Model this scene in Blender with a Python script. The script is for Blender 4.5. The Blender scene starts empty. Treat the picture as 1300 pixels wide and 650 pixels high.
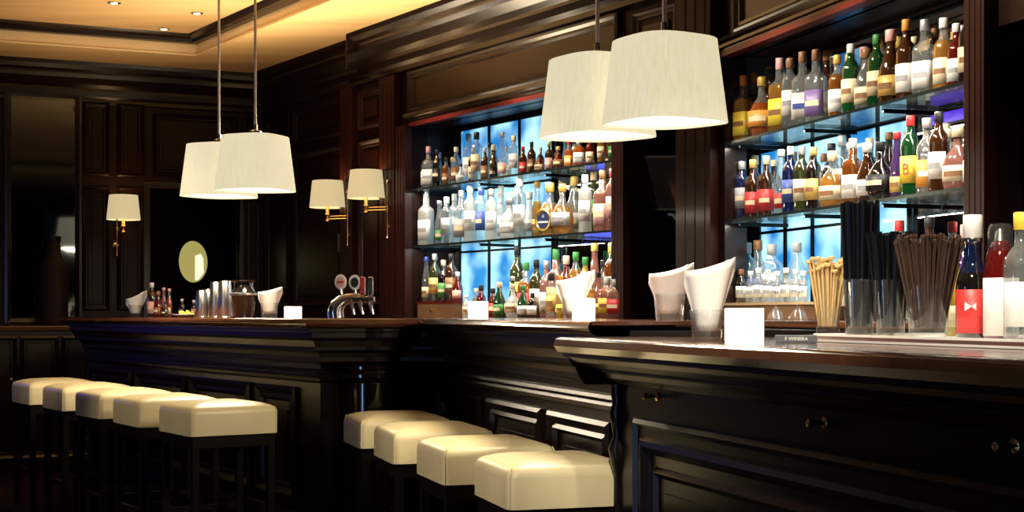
import bpy, bmesh, math, random
from mathutils import Vector, Matrix
random.seed(7)
S = bpy.context.scene
COL = S.collection
H, F, CX, CY = 1.195, 1800.0, 650.0, 398.0       # eye height, focal in px of a 1300x650 frame, horizon

# ------------------------------------------------------------------ camera, world, exposure
cam = bpy.data.cameras.new('camera'); camo = bpy.data.objects.new('camera', cam); COL.objects.link(camo)
camo.location = (0, 0, H); camo.rotation_euler = (math.pi/2, 0, 0)
cam.sensor_width = 36; cam.lens = 36*F/1300; cam.shift_y = 73/1300.0
cam.clip_start = .02
S.camera = camo
w = bpy.data.worlds.new('night'); S.world = w; w.use_nodes = True
w.node_tree.nodes['Background'].inputs[0].default_value = (.02, .03, .05, 1)
w.node_tree.nodes['Background'].inputs[1].default_value = .3
S.view_settings.view_transform = 'Standard'; S.view_settings.look = 'None'
S.view_settings.exposure = 0.0; S.view_settings.gamma = 1.0; S.view_settings.use_curve_mapping = False
S.cycles.use_denoising = True; S.cycles.max_bounces = 8; S.cycles.transparent_max_bounces = 24
S.cycles.glossy_bounces = 4; S.cycles.diffuse_bounces = 3; S.cycles.transmission_bounces = 6
S.cycles.caustics_reflective = False; S.cycles.caustics_refractive = False
S.cycles.sample_clamp_indirect = 4

# ------------------------------------------------------------------ wall frames
class Fr:                                         # local X along the wall, Y into the wall, Z up
    def __init__(s, o, ang):
        s.o = Vector((o[0], o[1], 0)); s.a = ang
        s.u = Vector((math.cos(ang), math.sin(ang), 0)); s.n = Vector((-math.sin(ang), math.cos(ang), 0))
        s.M = Matrix.Translation(s.o) @ Matrix.Rotation(ang, 4, 'Z')
    def P(s, u, v=0, z=0): return s.o + s.u*u + s.n*v + Vector((0, 0, z))
    def up(s, px, v=0):                           # distance along the wall seen at column px
        k = (px-CX)/F; b = s.o + s.n*v
        return (k*b.y - b.x)/(s.u.x - k*s.u.y)
    def zp(s, px, py, v=0):
        Y = s.P(s.up(px, v), v).y
        return H + (CY-py)*Y/F
AA = math.atan2(-.667, .4446)                     # left back bar
AA = math.atan2(-1/1.202, .667/1.202)
AB = math.atan2(-1/1.048, .313/1.048)
AF = math.atan2(.400, .9165)
fn = Vector((-.400, .9165))
# far wall line through (-2.17,11.5)+.15*fn
fp = Vector((-2.17, 11.5)) + .15*fn
# intersection wall A (X=5.755-.667Y) with far wall
t = (5.755 - .667*fp.y - fp.x)/(.9165 + .667*.400)
OA = (fp.x + t*.9165, fp.y + t*.400)
WA = Fr(OA, AA); WF = Fr(OA, AF)
yb = (5.755-3.26)/(.667-.313); OB = (3.26-.313*yb, yb)
WB = Fr(OB, AB)
def gp(px, Y, z=0): return Vector(((px-CX)/F*Y, Y, z))

# ------------------------------------------------------------------ lamps (large)
def area(name, loc, target, sx, sy, power, col, spread=math.pi):
    l = bpy.data.lights.new(name, 'AREA'); l.shape = 'RECTANGLE'; l.size = sx; l.size_y = sy
    l.energy = power; l.color = col; l.spread = spread
    o = bpy.data.objects.new(name, l); COL.objects.link(o); o.location = loc
    d = Vector(target) - Vector(loc); o.rotation_euler = d.to_track_quat('-Z', 'Y').to_euler(); return o
def spot(name, loc, target, power, col, ang=50, blend=.6, r=.04):
    l = bpy.data.lights.new(name, 'SPOT'); l.energy = power; l.color = col; l.spot_size = math.radians(ang); l.spot_blend = blend
    l.shadow_soft_size = r
    o = bpy.data.objects.new(name, l); COL.objects.link(o); o.location = loc
    d = Vector(target) - Vector(loc); o.rotation_euler = d.to_track_quat('-Z', 'Y').to_euler(); return o
WARM = (1, .72, .42); NEUT = (1, .90, .74); BLUE = (.25, .5, 1)
# unseen floating uplights added to brighten the ceiling
area('added_uplight', WA.P(2.6, -.75, 2.35), WA.P(2.8, -1.2, 3.2), 2.8, .3, 50, (1, .80, .52))
area('added_uplight', WA.P(.9, -1.6, 2.35), WA.P(1.2, -1.8, 3.2), .8, .6, 3.5, (1, .62, .30))
# ceiling spots aimed at the back bars
for uu in (2.9, 3.9, 4.6):
    spot('bar_spot', WA.P(uu, -1.25, 3.1), WA.P(uu, .2, 1.60), 150, NEUT, 50)
for uu in (.6, 1.3, 2.0):
    spot('bar_spot', WB.P(uu, -1.05, 3.0), WB.P(uu, .2, 1.68), 135, NEUT, 52)
area('daylight', (-4.4, 1.6, .95), (-.7, 7, .9), .28, 1.8, 20, (.35, .55, 1))
spot('added_fill_spot', (.1, 1.0, 3.0), (.92, 3.9, 1.22), 480, (1, .90, .74), 36)  # unseen front spots added to brighten napkins, labels and counter items
spot('added_fill_spot', (-.9, 3.4, 3.05), (.2, 6.0, 1.30), 90, (1, .88, .70), 16)
spot('added_fill_spot', (-3.0, 5.6, 3.05), (-2.25, 9.0, 1.25), 190, (1, .86, .66), 34)
spot('added_seat_spot', (-2.3, 2.9, 2.5), (-.15, 5.2, .65), 190, (1, .84, .58), 34)  # unseen spots added to brighten the stool seats
spot('added_seat_spot', (-3.3, 5.2, 2.9), (-1.75, 6.95, .7), 90, (1, .82, .50), 32)
area('added_blue_light', (-4.6, 9.9, 1.35), (-2.2, 8.2, 1.05), .9, .25, 2.4, (.10, .12, 1))  # unseen light added for a blue glow on the left bar moulding
spot('added_counter_spot', (.75, 3.1, 3.1), (1.1, 3.55, 1.15), 190, (1, .88, .68), 50)  # unseen overhead spots added to brighten the right counter
spot('added_counter_spot', (.3, 3.2, 3.1), (.62, 4.0, 1.15), 90, (1, .88, .68), 42)

# ------------------------------------------------------------------ materials
MATS = {}
def nodes(name):
    m = bpy.data.materials.new(name); m.use_nodes = True; nt = m.node_tree
    return m, nt, nt.nodes['Principled BSDF']
def mat(name, col, rough=.5, metal=0, emis=None, es=0, var=0, scale=(1, 1, 1), coat=0, bump=0, nscale=6, spec=.5, sss=0, alpha=1):
    if name in MATS: return MATS[name]
    m, nt, b = nodes(name)
    b.inputs['Base Color'].default_value = (*col, 1); b.inputs['Roughness'].default_value = rough
    b.inputs['Metallic'].default_value = metal; b.inputs['Coat Weight'].default_value = coat; b.inputs['Coat Roughness'].default_value = .12
    b.inputs['Specular IOR Level'].default_value = spec
    if emis: b.inputs['Emission Color'].default_value = (*emis, 1); b.inputs['Emission Strength'].default_value = es
    if var or bump:
        tc = nt.nodes.new('ShaderNodeTexCoord'); mp = nt.nodes.new('ShaderNodeMapping'); mp.inputs['Scale'].default_value = scale
        nz = nt.nodes.new('ShaderNodeTexNoise'); nz.inputs['Scale'].default_value = nscale; nz.inputs['Detail'].default_value = 5
        nt.links.new(tc.outputs['Object'], mp.inputs[0]); nt.links.new(mp.outputs[0], nz.inputs['Vector'])
        if var:
            r = nt.nodes.new('ShaderNodeValToRGB')
            r.color_ramp.elements[0].position = .3; r.color_ramp.elements[1].position = .7
            r.color_ramp.elements[0].color = (*[c*(1-var) for c in col], 1); r.color_ramp.elements[1].color = (*[min(1, c*(1+var)) for c in col], 1)
            nt.links.new(nz.outputs[0], r.inputs[0]); nt.links.new(r.outputs[0], b.inputs['Base Color'])
        if bump:
            bp = nt.nodes.new('ShaderNodeBump'); bp.inputs['Strength'].default_value = bump; bp.inputs['Distance'].default_value = .01
            nt.links.new(nz.outputs[0], bp.inputs['Height']); nt.links.new(bp.outputs[0], b.inputs['Normal'])
    MATS[name] = m; return m
def glass(name, tint, gloss=.12, body=.25, rough=.03, fac=.55):
    """thin glass: tinted see-through + some body colour + sharp reflection"""
    if name in MATS: return MATS[name]
    m, nt, b = nodes(name); nt.nodes.remove(b); out = nt.nodes['Material Output']
    tr = nt.nodes.new('ShaderNodeBsdfTransparent'); tr.inputs[0].default_value = (*[c**.6 for c in tint], 1)
    df = nt.nodes.new('ShaderNodeBsdfDiffuse'); df.inputs[0].default_value = (*tint, 1)
    tl = nt.nodes.new('ShaderNodeBsdfTranslucent'); tl.inputs[0].default_value = (*tint, 1)
    gl = nt.nodes.new('ShaderNodeBsdfGlossy'); gl.inputs['Roughness'].default_value = rough
    m0 = nt.nodes.new('ShaderNodeMixShader'); m0.inputs[0].default_value = .5
    nt.links.new(df.outputs[0], m0.inputs[1]); nt.links.new(tl.outputs[0], m0.inputs[2])
    m1 = nt.nodes.new('ShaderNodeMixShader'); m1.inputs[0].default_value = body
    nt.links.new(tr.outputs[0], m1.inputs[1]); nt.links.new(m0.outputs[0], m1.inputs[2])
    lw = nt.nodes.new('ShaderNodeLayerWeight'); lw.inputs[0].default_value = .35
    ma = nt.nodes.new('ShaderNodeMath'); ma.operation = 'MULTIPLY_ADD'; ma.inputs[1].default_value = fac; ma.inputs[2].default_value = gloss; ma.use_clamp = True
    nt.links.new(lw.outputs['Facing'], ma.inputs[0])
    m2 = nt.nodes.new('ShaderNodeMixShader'); nt.links.new(ma.outputs[0], m2.inputs[0])
    nt.links.new(m1.outputs[0], m2.inputs[1]); nt.links.new(gl.outputs[0], m2.inputs[2]); nt.links.new(m2.outputs[0], out.inputs[0])
    MATS[name] = m; return m
WOOD = mat('mahogany', (.011, .0038, .0022), .27, var=.35, scale=(.6, .6, 7), coat=.12, nscale=4)
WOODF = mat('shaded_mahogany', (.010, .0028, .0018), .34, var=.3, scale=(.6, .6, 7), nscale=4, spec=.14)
WOODR = mat('red_mahogany', (.020, .0036, .0018), .42, spec=.25, var=.3, scale=(7, 7, .5), coat=.1, nscale=4)
WOODP = mat('panel_mahogany', (.024, .010, .0032), .36, var=.25, scale=(.5, .5, 6), coat=.05, nscale=4)
BARW = mat('bar_mahogany', (.007, .0030, .0019), .29, var=.35, scale=(1, 1, 6), coat=0, spec=.34, nscale=4)
TOPW = mat('polished_counter', (.095, .034, .018), .12, var=.25, scale=(2, 2, 2), coat=.6, nscale=5)
BLACK = mat('black_lacquer', (.003, .003, .0035), .35)
CEIL = mat('ochre_ceiling', (.80, .52, .23), .55, var=.12, scale=(.35, 3.5, 1), nscale=1.6)
CEILT = mat('cream_ochre_trim', (.86, .66, .38), .5)
FLOOR = mat('dark_floor', (.035, .014, .008), .25, var=.4, scale=(1, 6, 1), coat=.2)
LEATH = mat('cream_leather', (.80, .69, .42), .38, bump=.10, nscale=9, var=.04)
BRASS = mat('brass', (.75, .50, .20), .25, 1)
CHROME = mat('chrome', (.75, .74, .72), .18, 1)
STEEL = mat('brushed_steel', (.62, .60, .58), .28, 1)
REDST = mat('red_strip', (.13, .007, .005), .4)
MIRR = mat('mirror_glass', (.78, .84, .86), .02, 1)
MIRD = mat('dim_mirror_glass', (.10, .11, .12), .04, 1)
PAPER = mat('white_paper', (.90, .88, .83), .9, spec=.1)
NAPK = mat('white_napkin', (.86, .84, .80), .8)
STEELB = mat('dark_metal', (.02, .02, .022), .3, 1)

# ------------------------------------------------------------------ object helpers
def link(name, me, parent=None, m=None, M=None, loc=None, rot=None):
    o = bpy.data.objects.new(name, me); COL.objects.link(o)
    if m is not None and me is not None: 
        for k in (m if isinstance(m, (list, tuple)) else [m]): me.materials.append(k)
    if M is not None: o.matrix_world = M
    if loc is not None: o.location = loc
    if rot is not None: o.rotation_euler = rot
    if parent is not None: o.parent = parent
    return o
def obj(name, bm, m, parent=None, M=None, smooth=False, loc=None, rot=None, bev=0):
    me = bpy.data.meshes.new(name)
    bmesh.ops.remove_doubles(bm, verts=bm.verts, dist=1e-6)
    bmesh.ops.recalc_face_normals(bm, faces=bm.faces)
    if smooth:
        for f in bm.faces: f.smooth = True
        for e in bm.edges:
            if len(e.link_faces) == 2 and e.calc_face_angle(0) > .7: e.smooth = False
    bm.to_mesh(me); bm.free()
    o = link(name, me, parent, m, M, loc, rot)
    if bev:
        b = o.modifiers.new('bevel', 'BEVEL'); b.width = bev; b.segments = 2; b.limit_method = 'ANGLE'
    return o
def tag(o, label=None, cat=None, group=None, kind=None):
    if label: o['label'] = label
    if cat: o['category'] = cat
    if group: o['group'] = group
    if kind: o['kind'] = kind
    return o
def empty(name, loc=(0, 0, 0), rz=0, M=None, label=None, cat=None, group=None, kind=None):
    o = bpy.data.objects.new(name, None); COL.objects.link(o); o.empty_display_size = .05
    if M is not None: o.matrix_world = M
    else: o.location = loc; o.rotation_euler = (0, 0, rz)
    return tag(o, label, cat, group, kind)
def copy_tree(o, parent=None):
    c = o.copy(); COL.objects.link(c)
    if parent is not None: c.parent = parent
    for ch in list(o.children): copy_tree(ch, c)
    return c
def NB(): return bmesh.new()
def box(bm, x0, x1, y0, y1, z0, z1):
    v = [bm.verts.new((x, y, z)) for z in (z0, z1) for x, y in ((x0, y0), (x1, y0), (x1, y1), (x0, y1))]
    for f in ((0, 3, 2, 1), (4, 5, 6, 7), (0, 1, 5, 4), (1, 2, 6, 5), (2, 3, 7, 6), (3, 0, 4, 7)): bm.faces.new([v[i] for i in f])
def prism(bm, pts, z0, z1):
    a = [bm.verts.new((p[0], p[1], z0)) for p in pts]; b = [bm.verts.new((p[0], p[1], z1)) for p in pts]
    n = len(pts)
    for i in range(n): bm.faces.new((a[i], a[(i+1) % n], b[(i+1) % n], b[i]))
    f1 = bm.faces.new(b); f2 = bm.faces.new(a[::-1])
    bmesh.ops.triangulate(bm, faces=[f1, f2])
def cross(th, e):
    c, s = math.cos(th), math.sin(th)
    r = (abs(c)**e + abs(s)**e)**(-1/e)
    return r*c, r*s
def lathe(bm, prof, n=24, e=2, cx=0, cy=0, sy=1, mi=None):
    """prof: (radius, z); e>2 gives a rounded-square section"""
    rings = []
    for r, z in prof:
        rings.append([bm.verts.new((cx + r*cross(2*math.pi*i/n, e)[0], cy + sy*r*cross(2*math.pi*i/n, e)[1], z)) for i in range(n)] if r > 1e-6 else [bm.verts.new((cx, cy, z))])
    for k in range(len(rings)-1):
        a, b = rings[k], rings[k+1]
        for i in range(n):
            j = (i+1) % n
            if len(a) == 1 and len(b) == 1: continue
            if len(a) == 1: f = bm.faces.new((a[0], b[j], b[i]))
            elif len(b) == 1: f = bm.faces.new((a[i], a[j], b[0]))
            else: f = bm.faces.new((a[i], a[j], b[j], b[i]))
            if mi: f.material_index = mi(k)
def tube(bm, pts, r, n=10, caps=True):
    pts = [Vector(p) for p in pts]; rings = []
    for i, p in enumerate(pts):
        d = (pts[min(i+1, len(pts)-1)] - pts[max(i-1, 0)]).normalized()
        a = d.orthogonal().normalized() if i == 0 else (pa - d*pa.dot(d)).normalized()
        pa = a; b = d.cross(a); rr = r[i] if isinstance(r, (list, tuple)) else r
        rings.append([bm.verts.new(p + a*rr*math.cos(2*math.pi*k/n) + b*rr*math.sin(2*math.pi*k/n)) for k in range(n)])
    for i in range(len(rings)-1):
        for k in range(n): bm.faces.new((rings[i][k], rings[i][(k+1) % n], rings[i+1][(k+1) % n], rings[i+1][k]))
    if caps: bm.faces.new(rings[0][::-1]); bm.faces.new(rings[-1])
def offs(path, d, closed=False):
    """mitred offset to the right of travel, 2D"""
    P = [Vector(p) for p in path]; n = len(P); out = []
    for i in range(n):
        a = P[i]-P[i-1] if (i > 0 or closed) else None; b = P[(i+1) % n]-P[i] if (i < n-1 or closed) else None
        if a is None: a = b
        if b is None: b = a
        a = a.normalized(); b = b.normalized()
        na = Vector((a.y, -a.x)); nb = Vector((b.y, -b.x)); m = (na+nb)
        m = m.normalized() if m.length > 1e-5 else na
        k = m.dot(na); out.append(P[i] + m*(d/max(k, .35)))
    return out
def sweep(bm, prof, path, closed=False, closeprof=False):
    """prof: (offset, z) swept along 2D path"""
    cols = []
    for o_, z in prof: cols.append([bm.verts.new((p.x, p.y, z)) for p in offs(path, o_, closed)])
    n = len(path); m = len(prof)
    for k in range(m if closeprof else m-1):
        A, B = cols[k], cols[(k+1) % m]
        for i in range(n if closed else n-1):
            j = (i+1) % n; bm.faces.new((A[i], A[j], B[j], B[i]))
    if not closed and closeprof:
        bm.faces.new([c[0] for c in cols]); bm.faces.new([c[-1] for c in cols][::-1])
def frame_rect(bm, u0, u1, z0, z1, prof, v=0):
    """picture moulding in the (u,z) plane; prof: (inset, protrusion)"""
    ring = []
    for ins, pr in prof:
        ring.append([bm.verts.new((x, v-pr, z)) for x, z in ((u0+ins, z0+ins), (u1-ins, z0+ins), (u1-ins, z1-ins), (u0+ins, z1-ins))])
    for k in range(len(ring)-1):
        for i in range(4): bm.faces.new((ring[k][i], ring[k][(i+1) % 4], ring[k+1][(i+1) % 4], ring[k+1][i]))
MOULD = [(0, 0), (0, .018), (.012, .026), (.024, .018), (.032, .010), (.045, .010), (.052, 0)]
def struct(name, bm, m, M=None, **k):
    o = obj(name, bm, m, None, M, **k); o['kind'] = 'structure'; return o

# ------------------------------------------------------------------ shell
CZ = 3.15
b = NB(); box(b, -5.2, 4.2, -3.2, 13.2, -.06, 0); struct('floor', b, FLOOR)
# ceiling: border soffit with a raised tray
tc = [WA.P(.78, -.78), WA.P(9.0, -.78), WA.P(9.0, -5.6), WA.P(.78, -5.0)]
corner = Vector((gp(248, 10.76).x, 10.76))
tray = [corner, Vector((corner.x + 8.5*WA.u.x, corner.y + 8.5*WA.u.y)), Vector((-3.3, 1.0)), Vector((corner.x - 2.2*WF.u.x - .0, corner.y - 2.2*WF.u.y))]
b = NB()
outer = [(-5.2, -3.2), (4.2, -3.2), (4.2, 13.2), (-5.2, 13.2)]
ov = [b.verts.new((*p, CZ)) for p in outer]; iv = [b.verts.new((p.x, p.y, CZ)) for p in tray]
es = [b.edges.new((ov[i], ov[(i+1) % 4])) for i in range(4)] + [b.edges.new((iv[i], iv[(i+1) % 4])) for i in range(4)]
bmesh.ops.triangle_fill(b, use_beauty=True, edges=es)
inside = [f for f in b.faces if all(v in iv for v in f.verts)]
bmesh.ops.delete(b, geom=inside, context='FACES_ONLY')
ceil = struct('ceiling', b, CEIL)
b = NB(); prism(b, [(p.x, p.y) for p in offs(tray, .02, True)] if False else [(p[0]+0, p[1]+0) for p in [(-5.1, -3.1), (4.1, -3.1), (4.1, 13.1), (-5.1, 13.1)]], CZ+.15, CZ+.2)
o = obj('tray_panel', b, CEIL, ceil)
b = NB()
def inset(d): return offs(tray, d, True)
sgn = 1 if (inset(.1)[0]-Vector((-3, 6))).length < (Vector(tray[0])-Vector((-3, 6))).length else -1
sweep(b, [(0, CZ), (0, CZ+.012), (-.012*sgn, CZ+.02), (-.012*sgn, CZ+.085), (-.012*sgn, CZ+.09)], tray, True)
obj('tray_fascia', b, CEILT, ceil)
b = NB()
sweep(b, [(-.012*sgn, CZ+.088), (.03*sgn, CZ+.092), (.035*sgn, CZ+.12), (.07*sgn, CZ+.135), (.08*sgn, CZ+.15)], tray, True)
obj('tray_shadow_moulding', b, WOOD, ceil)
# ceiling downlights
EM = {}
def emis(name, col, s):
    if name in EM: return EM[name]
    m = mat(name, (.8, .8, .8), .5, emis=col, es=s); EM[name] = m; return m
dl0 = None
for px, py, lab in ((145, 3, 'small recessed downlight in tray ceiling, the leftmost, close to the picture top'), (250, 16, 'small recessed downlight in tray ceiling, rightmost of three, beside left lamp cord'), (208, 36, 'small recessed downlight in tray ceiling, lowest of the three, nearest the cove corner')):
    Y = F*(CZ+.15-H)/(CY-py)
    if dl0 is None:
        dl0 = empty('downlight', gp(px, Y, CZ+.15)); d = dl0
        b = NB(); lathe(b, [(.045, 0), (.045, -.006), (.030, -.010), (.028, -.002)], 20); obj('trim_ring', b, CHROME, dl0, smooth=True)
        b = NB(); lathe(b, [(.0, -.012), (.018, -.010), (.026, -.003)], 16); obj('lamp', b, emis('downlight_glow', (1, .85, .6), 12), dl0, smooth=True)
    else:
        d = copy_tree(dl0); d.location = gp(px, Y, CZ+.15)
    tag(d, lab, 'ceiling light', 'recessed ceiling downlights')

def wallbox(name, fr, u0, u1, z0, z1, m, th=.12, v=0):
    b = NB(); box(b, u0, u1, v, v+th, z0, z1); return struct(name, b, m, fr.M)
# wall A: positions along wall
a_p1 = WA.up(440); a_p1b = WA.up(455); a_p2 = WA.up(490); a_p2b = WA.up(509); a_n0 = WA.up(523); a_n1 = WA.up(786)
a_f1 = WA.up(801); a_t1 = WA.up(868); a_end = WA.up(906)
LEN_A = (Vector(OB)-Vector(OA)).length
b_n0 = 0.0 + WB.up(912) if WB.up(912) > 0 else .01
b_n1 = WB.up(1240); b_f1 = WB.up(1266)
NICHE = .34                                        # depth of the lit niches
HZ = 2.475
# wall_back_left
b = NB(); box(b, -.02, a_n0, 0, .12, 0, CZ)                     # solid part with sconces
box(b, a_n0, LEN_A+.1, 0, .12, HZ, CZ)                          # above the niches
box(b, a_n1, a_f1, 0, .12, 0, HZ); box(b, a_t1, LEN_A, 0, .12, 0, HZ)
box(b, a_f1, a_t1, 0, .12, 2.25, HZ)
wa = struct('wall_back_left', b, WOODF, WA.M)
b = NB(); box(b, a_n0-.02, a_n1+.02, NICHE, NICHE+.05, 0, HZ+.1); box(b, a_n0-.03, a_n0, .1, NICHE+.05, 0, HZ+.1); box(b, a_n1, a_n1+.03, .1, NICHE+.05, 0, HZ+.1); box(b, a_n0-.02, a_n1+.02, .1, NICHE+.05, HZ, HZ+.1)
obj('niche_lining', b, WOODR, wa); wa.children[-1].matrix_parent_inverse = Matrix.Identity(4)
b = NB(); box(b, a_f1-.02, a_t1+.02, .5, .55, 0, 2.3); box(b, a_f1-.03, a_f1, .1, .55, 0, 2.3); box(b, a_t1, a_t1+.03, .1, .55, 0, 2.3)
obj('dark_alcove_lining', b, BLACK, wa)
# wall_right (B)
BL = 9.6
b = NB(); box(b, 0, b_n0, 0, .12, 0, CZ); box(b, b_n0, b_n1, 0, .12, HZ, CZ); box(b, b_n1, b_f1, 0, .12, 0, CZ)
box(b, b_f1, b_f1+1.1, 0, .12, 2.2, CZ); box(b, b_f1+1.1, BL, 0, .12, 0, CZ)
wb = struct('wall_back_right', b, WOOD, WB.M)
b = NB(); box(b, b_n0-.0, b_n1+.02, NICHE, NICHE+.05, 0, HZ+.1); box(b, b_n1, b_n1+.03, .1, NICHE+.05, 0, HZ+.1); box(b, b_n0-.0, b_n1+.02, .1, NICHE+.05, HZ, HZ+.1)
obj('niche_lining', b, WOODR, wb)
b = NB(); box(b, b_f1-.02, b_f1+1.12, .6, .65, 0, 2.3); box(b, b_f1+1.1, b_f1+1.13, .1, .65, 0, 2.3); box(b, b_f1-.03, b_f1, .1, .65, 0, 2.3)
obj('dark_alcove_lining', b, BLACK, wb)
# far wall: local u negative to the left
uL = -(4.75 + OA[0])/WF.u.x - .1
f_d0 = WF.up(190); f_d1 = WF.up(304); m0 = WF.up(14); m1 = WF.up(95)
dz = WF.zp(240, 241)
b = NB(); box(b, uL, f_d0, 0, .12, 0, CZ); box(b, f_d0, f_d1, 0, .12, dz, CZ); box(b, f_d1, .1, 0, .12, 0, CZ)
wf = struct('wall_far', b, WOODF, WF.M)
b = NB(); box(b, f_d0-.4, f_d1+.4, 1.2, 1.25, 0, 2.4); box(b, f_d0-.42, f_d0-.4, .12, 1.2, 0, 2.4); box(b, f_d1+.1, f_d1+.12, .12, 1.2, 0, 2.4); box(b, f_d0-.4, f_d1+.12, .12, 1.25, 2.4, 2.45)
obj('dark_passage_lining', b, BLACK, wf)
# other walls
b = NB(); box(b, -4.87, -4.75, -3.1, 11.2, 0, CZ); struct('wall_left', b, WOOD)
b = NB(); box(b, -4.87, 4.2, -3.2, -3.08, 0, CZ); struct('wall_rear', b, WOOD)
# cornice around far wall and wall A and B
def cornice(path, name, prof, m=WOOD):
    b = NB(); sweep(b, prof, path); return struct(name, b, m)
CP = [(.0, 2.84), (.02, 2.85), (.02, 2.88), (.05, 2.90), (.06, 2.94), (.06, 2.96), (.10, 2.985), (.145, 3.03), (.16, 3.06), (.16, 3.075), (.19, 3.09), (.21, 3.12), (.22, 3.15), (0, 3.15)]
CPs = [(o_*.70, z) for o_, z in CP]
uc = WA.up(448, -.2)
pA0 = WF.P(uL).xy; 
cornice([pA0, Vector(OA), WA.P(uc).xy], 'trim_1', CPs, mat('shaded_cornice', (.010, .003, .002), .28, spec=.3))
cornice([WA.P(uc).xy, Vector(OB), WB.P(BL).xy], 'trim_2', [(o_+.03 if 0 < o_ else o_, z) for o_, z in CP])
b = NB(); box(b, uc-.01, uc, -.25, .0, 2.9, 3.149); struct('trim_3', b, WOOD, WA.M)
# panels & mouldings on wall A
def hdr(fr, u0, u1, name):
    b = NB()
    frame_rect(b, u0, u1, 2.55, 2.84, [(0, 0), (0, .03), (.02, .035), (.035, .022), (.05, .022), (.06, .004)])
    struct(name+'_moulding' if False else name, b, WOOD, fr.M)
    return
hdr(WA, a_n0-.02, a_n1+.02, 'trim_4'); hdr(WB, .16, b_n1, 'trim_5')
for nm, fr, u0, u1 in (('trim_6', WA, a_n0-.02, a_n1+.02), ('trim_7', WB, .16, b_n1)):
    b = NB(); box(b, u0+.06, u1-.06, -.004, .0, 2.61, 2.78); struct(nm, b, WOODP, fr.M)
for nm, fr, u0, u1 in (('trim_8', WA, a_n0-.03, a_n1+.03), ('trim_9', WB, .02, b_n1+.02)):
    b = NB(); fra = fr
    pr = [(0, 2.56), (.05, 2.55), (.06, 2.53), (.04, 2.52), (.04, 2.505), (.025, 2.50), (.025, 2.49), (0, 2.488)]
    pth = [Vector((u0, 0)), Vector((u1, 0))]
    sweep(b, pr, pth); struct(nm, b, WOOD, fr.M)
for nm, fr, u0, u1 in (('trim_10', WA, a_n0, a_n1), ('trim_11', WB, .02, b_n1)):
    b = NB(); box(b, u0, u1, -.028, .03, HZ-.012, HZ+.016); struct(nm, b, REDST, fr.M)
def pil(fr, u0, u1, z0, z1, nm, m=WOODR, pr=.055):
    b = NB(); box(b, u0, u1, -pr, 0, z0, z1)
    w_ = u1-u0; k = .18
    for q in (0.22, .5, .78): box(b, u0+w_*(q-.07), u0+w_*(q+.07), -pr-.003, -pr, z0+.05, z1-.05)
    struct(nm, b, m, fr.M, bev=.004)
n_t = 12
for fr, u0, u1 in ((WA, a_p1, a_p1b), (WA, a_p2, a_p2b), (WA, a_p2b+.02, a_n0-.0), (WA, a_n1, a_f1), (WA, a_t1, LEN_A-.04), (WB, b_n1, b_f1)):
    pil(fr, u0, u1, 0, 2.84 if (fr is WA and u1 < a_n0-.02 or u0 == a_t1 or u0==a_p2) else 2.475 if fr is WA else 2.84, 'trim_%d' % n_t); n_t += 1
# raised panels: frieze row + tall row
def raised(fr, u0, u1, z0, z1, m=WOOD, prof=MOULD):
    global n_t
    b = NB(); frame_rect(b, u0, u1, z0, z1, prof)
    i = prof[-1][0]; box(b, u0+i+.03, u1-i-.03, -.012, 0, z0+i+.03, z1-i-.03)
    struct('trim_%d' % n_t, b, m, fr.M); n_t += 1
for z0, z1 in ((2.52, 2.80), (1.25, 2.44), (.15, 1.15)):
    raised(WA, a_p1b+.02, a_p2-.02, z0, z1, WOODR)
    raised(WA, .62, a_p1-.04, z0, z1, WOODF); raised(WA, .08, .56, z0, z1, WOODF)
raised(WA, a_f1+.03, a_t1-.03, 2.53, 2.81, WOODP)
fe = WF.up(98)
for px0, px1 in ((100, 142), (145, 186)):
    u0, u1 = WF.up(px0), WF.up(px1)
    for z0, z1 in ((2.28, 2.86), (1.22, 2.2), (.2, 1.12)): raised(WF, u0+.02, u1-.02, z0, z1, WOODF)
raised(WF, f_d0+.02, f_d1-.02, 2.3, 2.8, WOODF); raised(WF, f_d1+.04, -.04, 2.3, 2.8, WOODF); raised(WF, f_d1+.07, -.04, .3, 2.1, prof=[(0,0),(0,.01),(.01,.01),(.012,0)])
b = NB()
box(b, f_d0-.05, f_d0, -.02, .12, 0, dz+.05); box(b, f_d1, f_d1+.035, -.02, .12, 0, dz+.05); box(b, f_d0, f_d1, -.02, .12, dz, dz+.05)
struct('trim_%d' % n_t, b, WOOD, WF.M, bev=.003); n_t += 1
# dim mirror on the far wall
ob = empty('wall_mirror', M=WF.M, label='tall dark wall mirror at the far left reflecting ceiling and cornice', cat='mirror')
zt = WF.zp(60, 124); zb = WF.zp(60, 404)
b = NB(); box(b, m0, m1, -.014, -.004, zb, zt); obj('mirror_glass', b, MIRD, ob)
b = NB(); frame_rect(b, m0-.05, m1+.05, zb-.05, zt+.05, [(0, 0), (0, .03), (.02, .035), (.05, .02), (.052, .012)]); obj('frame', b, WOOD, ob)
# ledge under the mirror
sb = empty('sideboard', M=WF.M, label='dark low sideboard against the far left wall below the mirror', cat='sideboard')
zs = WF.zp(60, 413)
b = NB(); box(b, m0-.3, WF.up(104), -.34, -.0, zs-.04, zs); obj('top', b, TOPW, sb, bev=.008)
b = NB(); box(b, m0-.28, WF.up(102), -.31, -.0, .0, zs-.04); obj('body', b, WOOD, sb)
for i in range(3):
    x0 = m0-.26+i*.3; b = NB(); frame_rect(b, x0, x0+.28, .1, zs-.08, MOULD, v=-.31); d = obj('door', b, WOOD, sb)
    b = NB(); lathe(b, [(0, 0), (.012, .002), (.012, .012), (0, .016)], 10); k = obj('knob', b, BRASS, d); k.location = (x0+.24, -.32, .7); k.rotation_euler = (math.pi/2, 0, 0)

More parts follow.
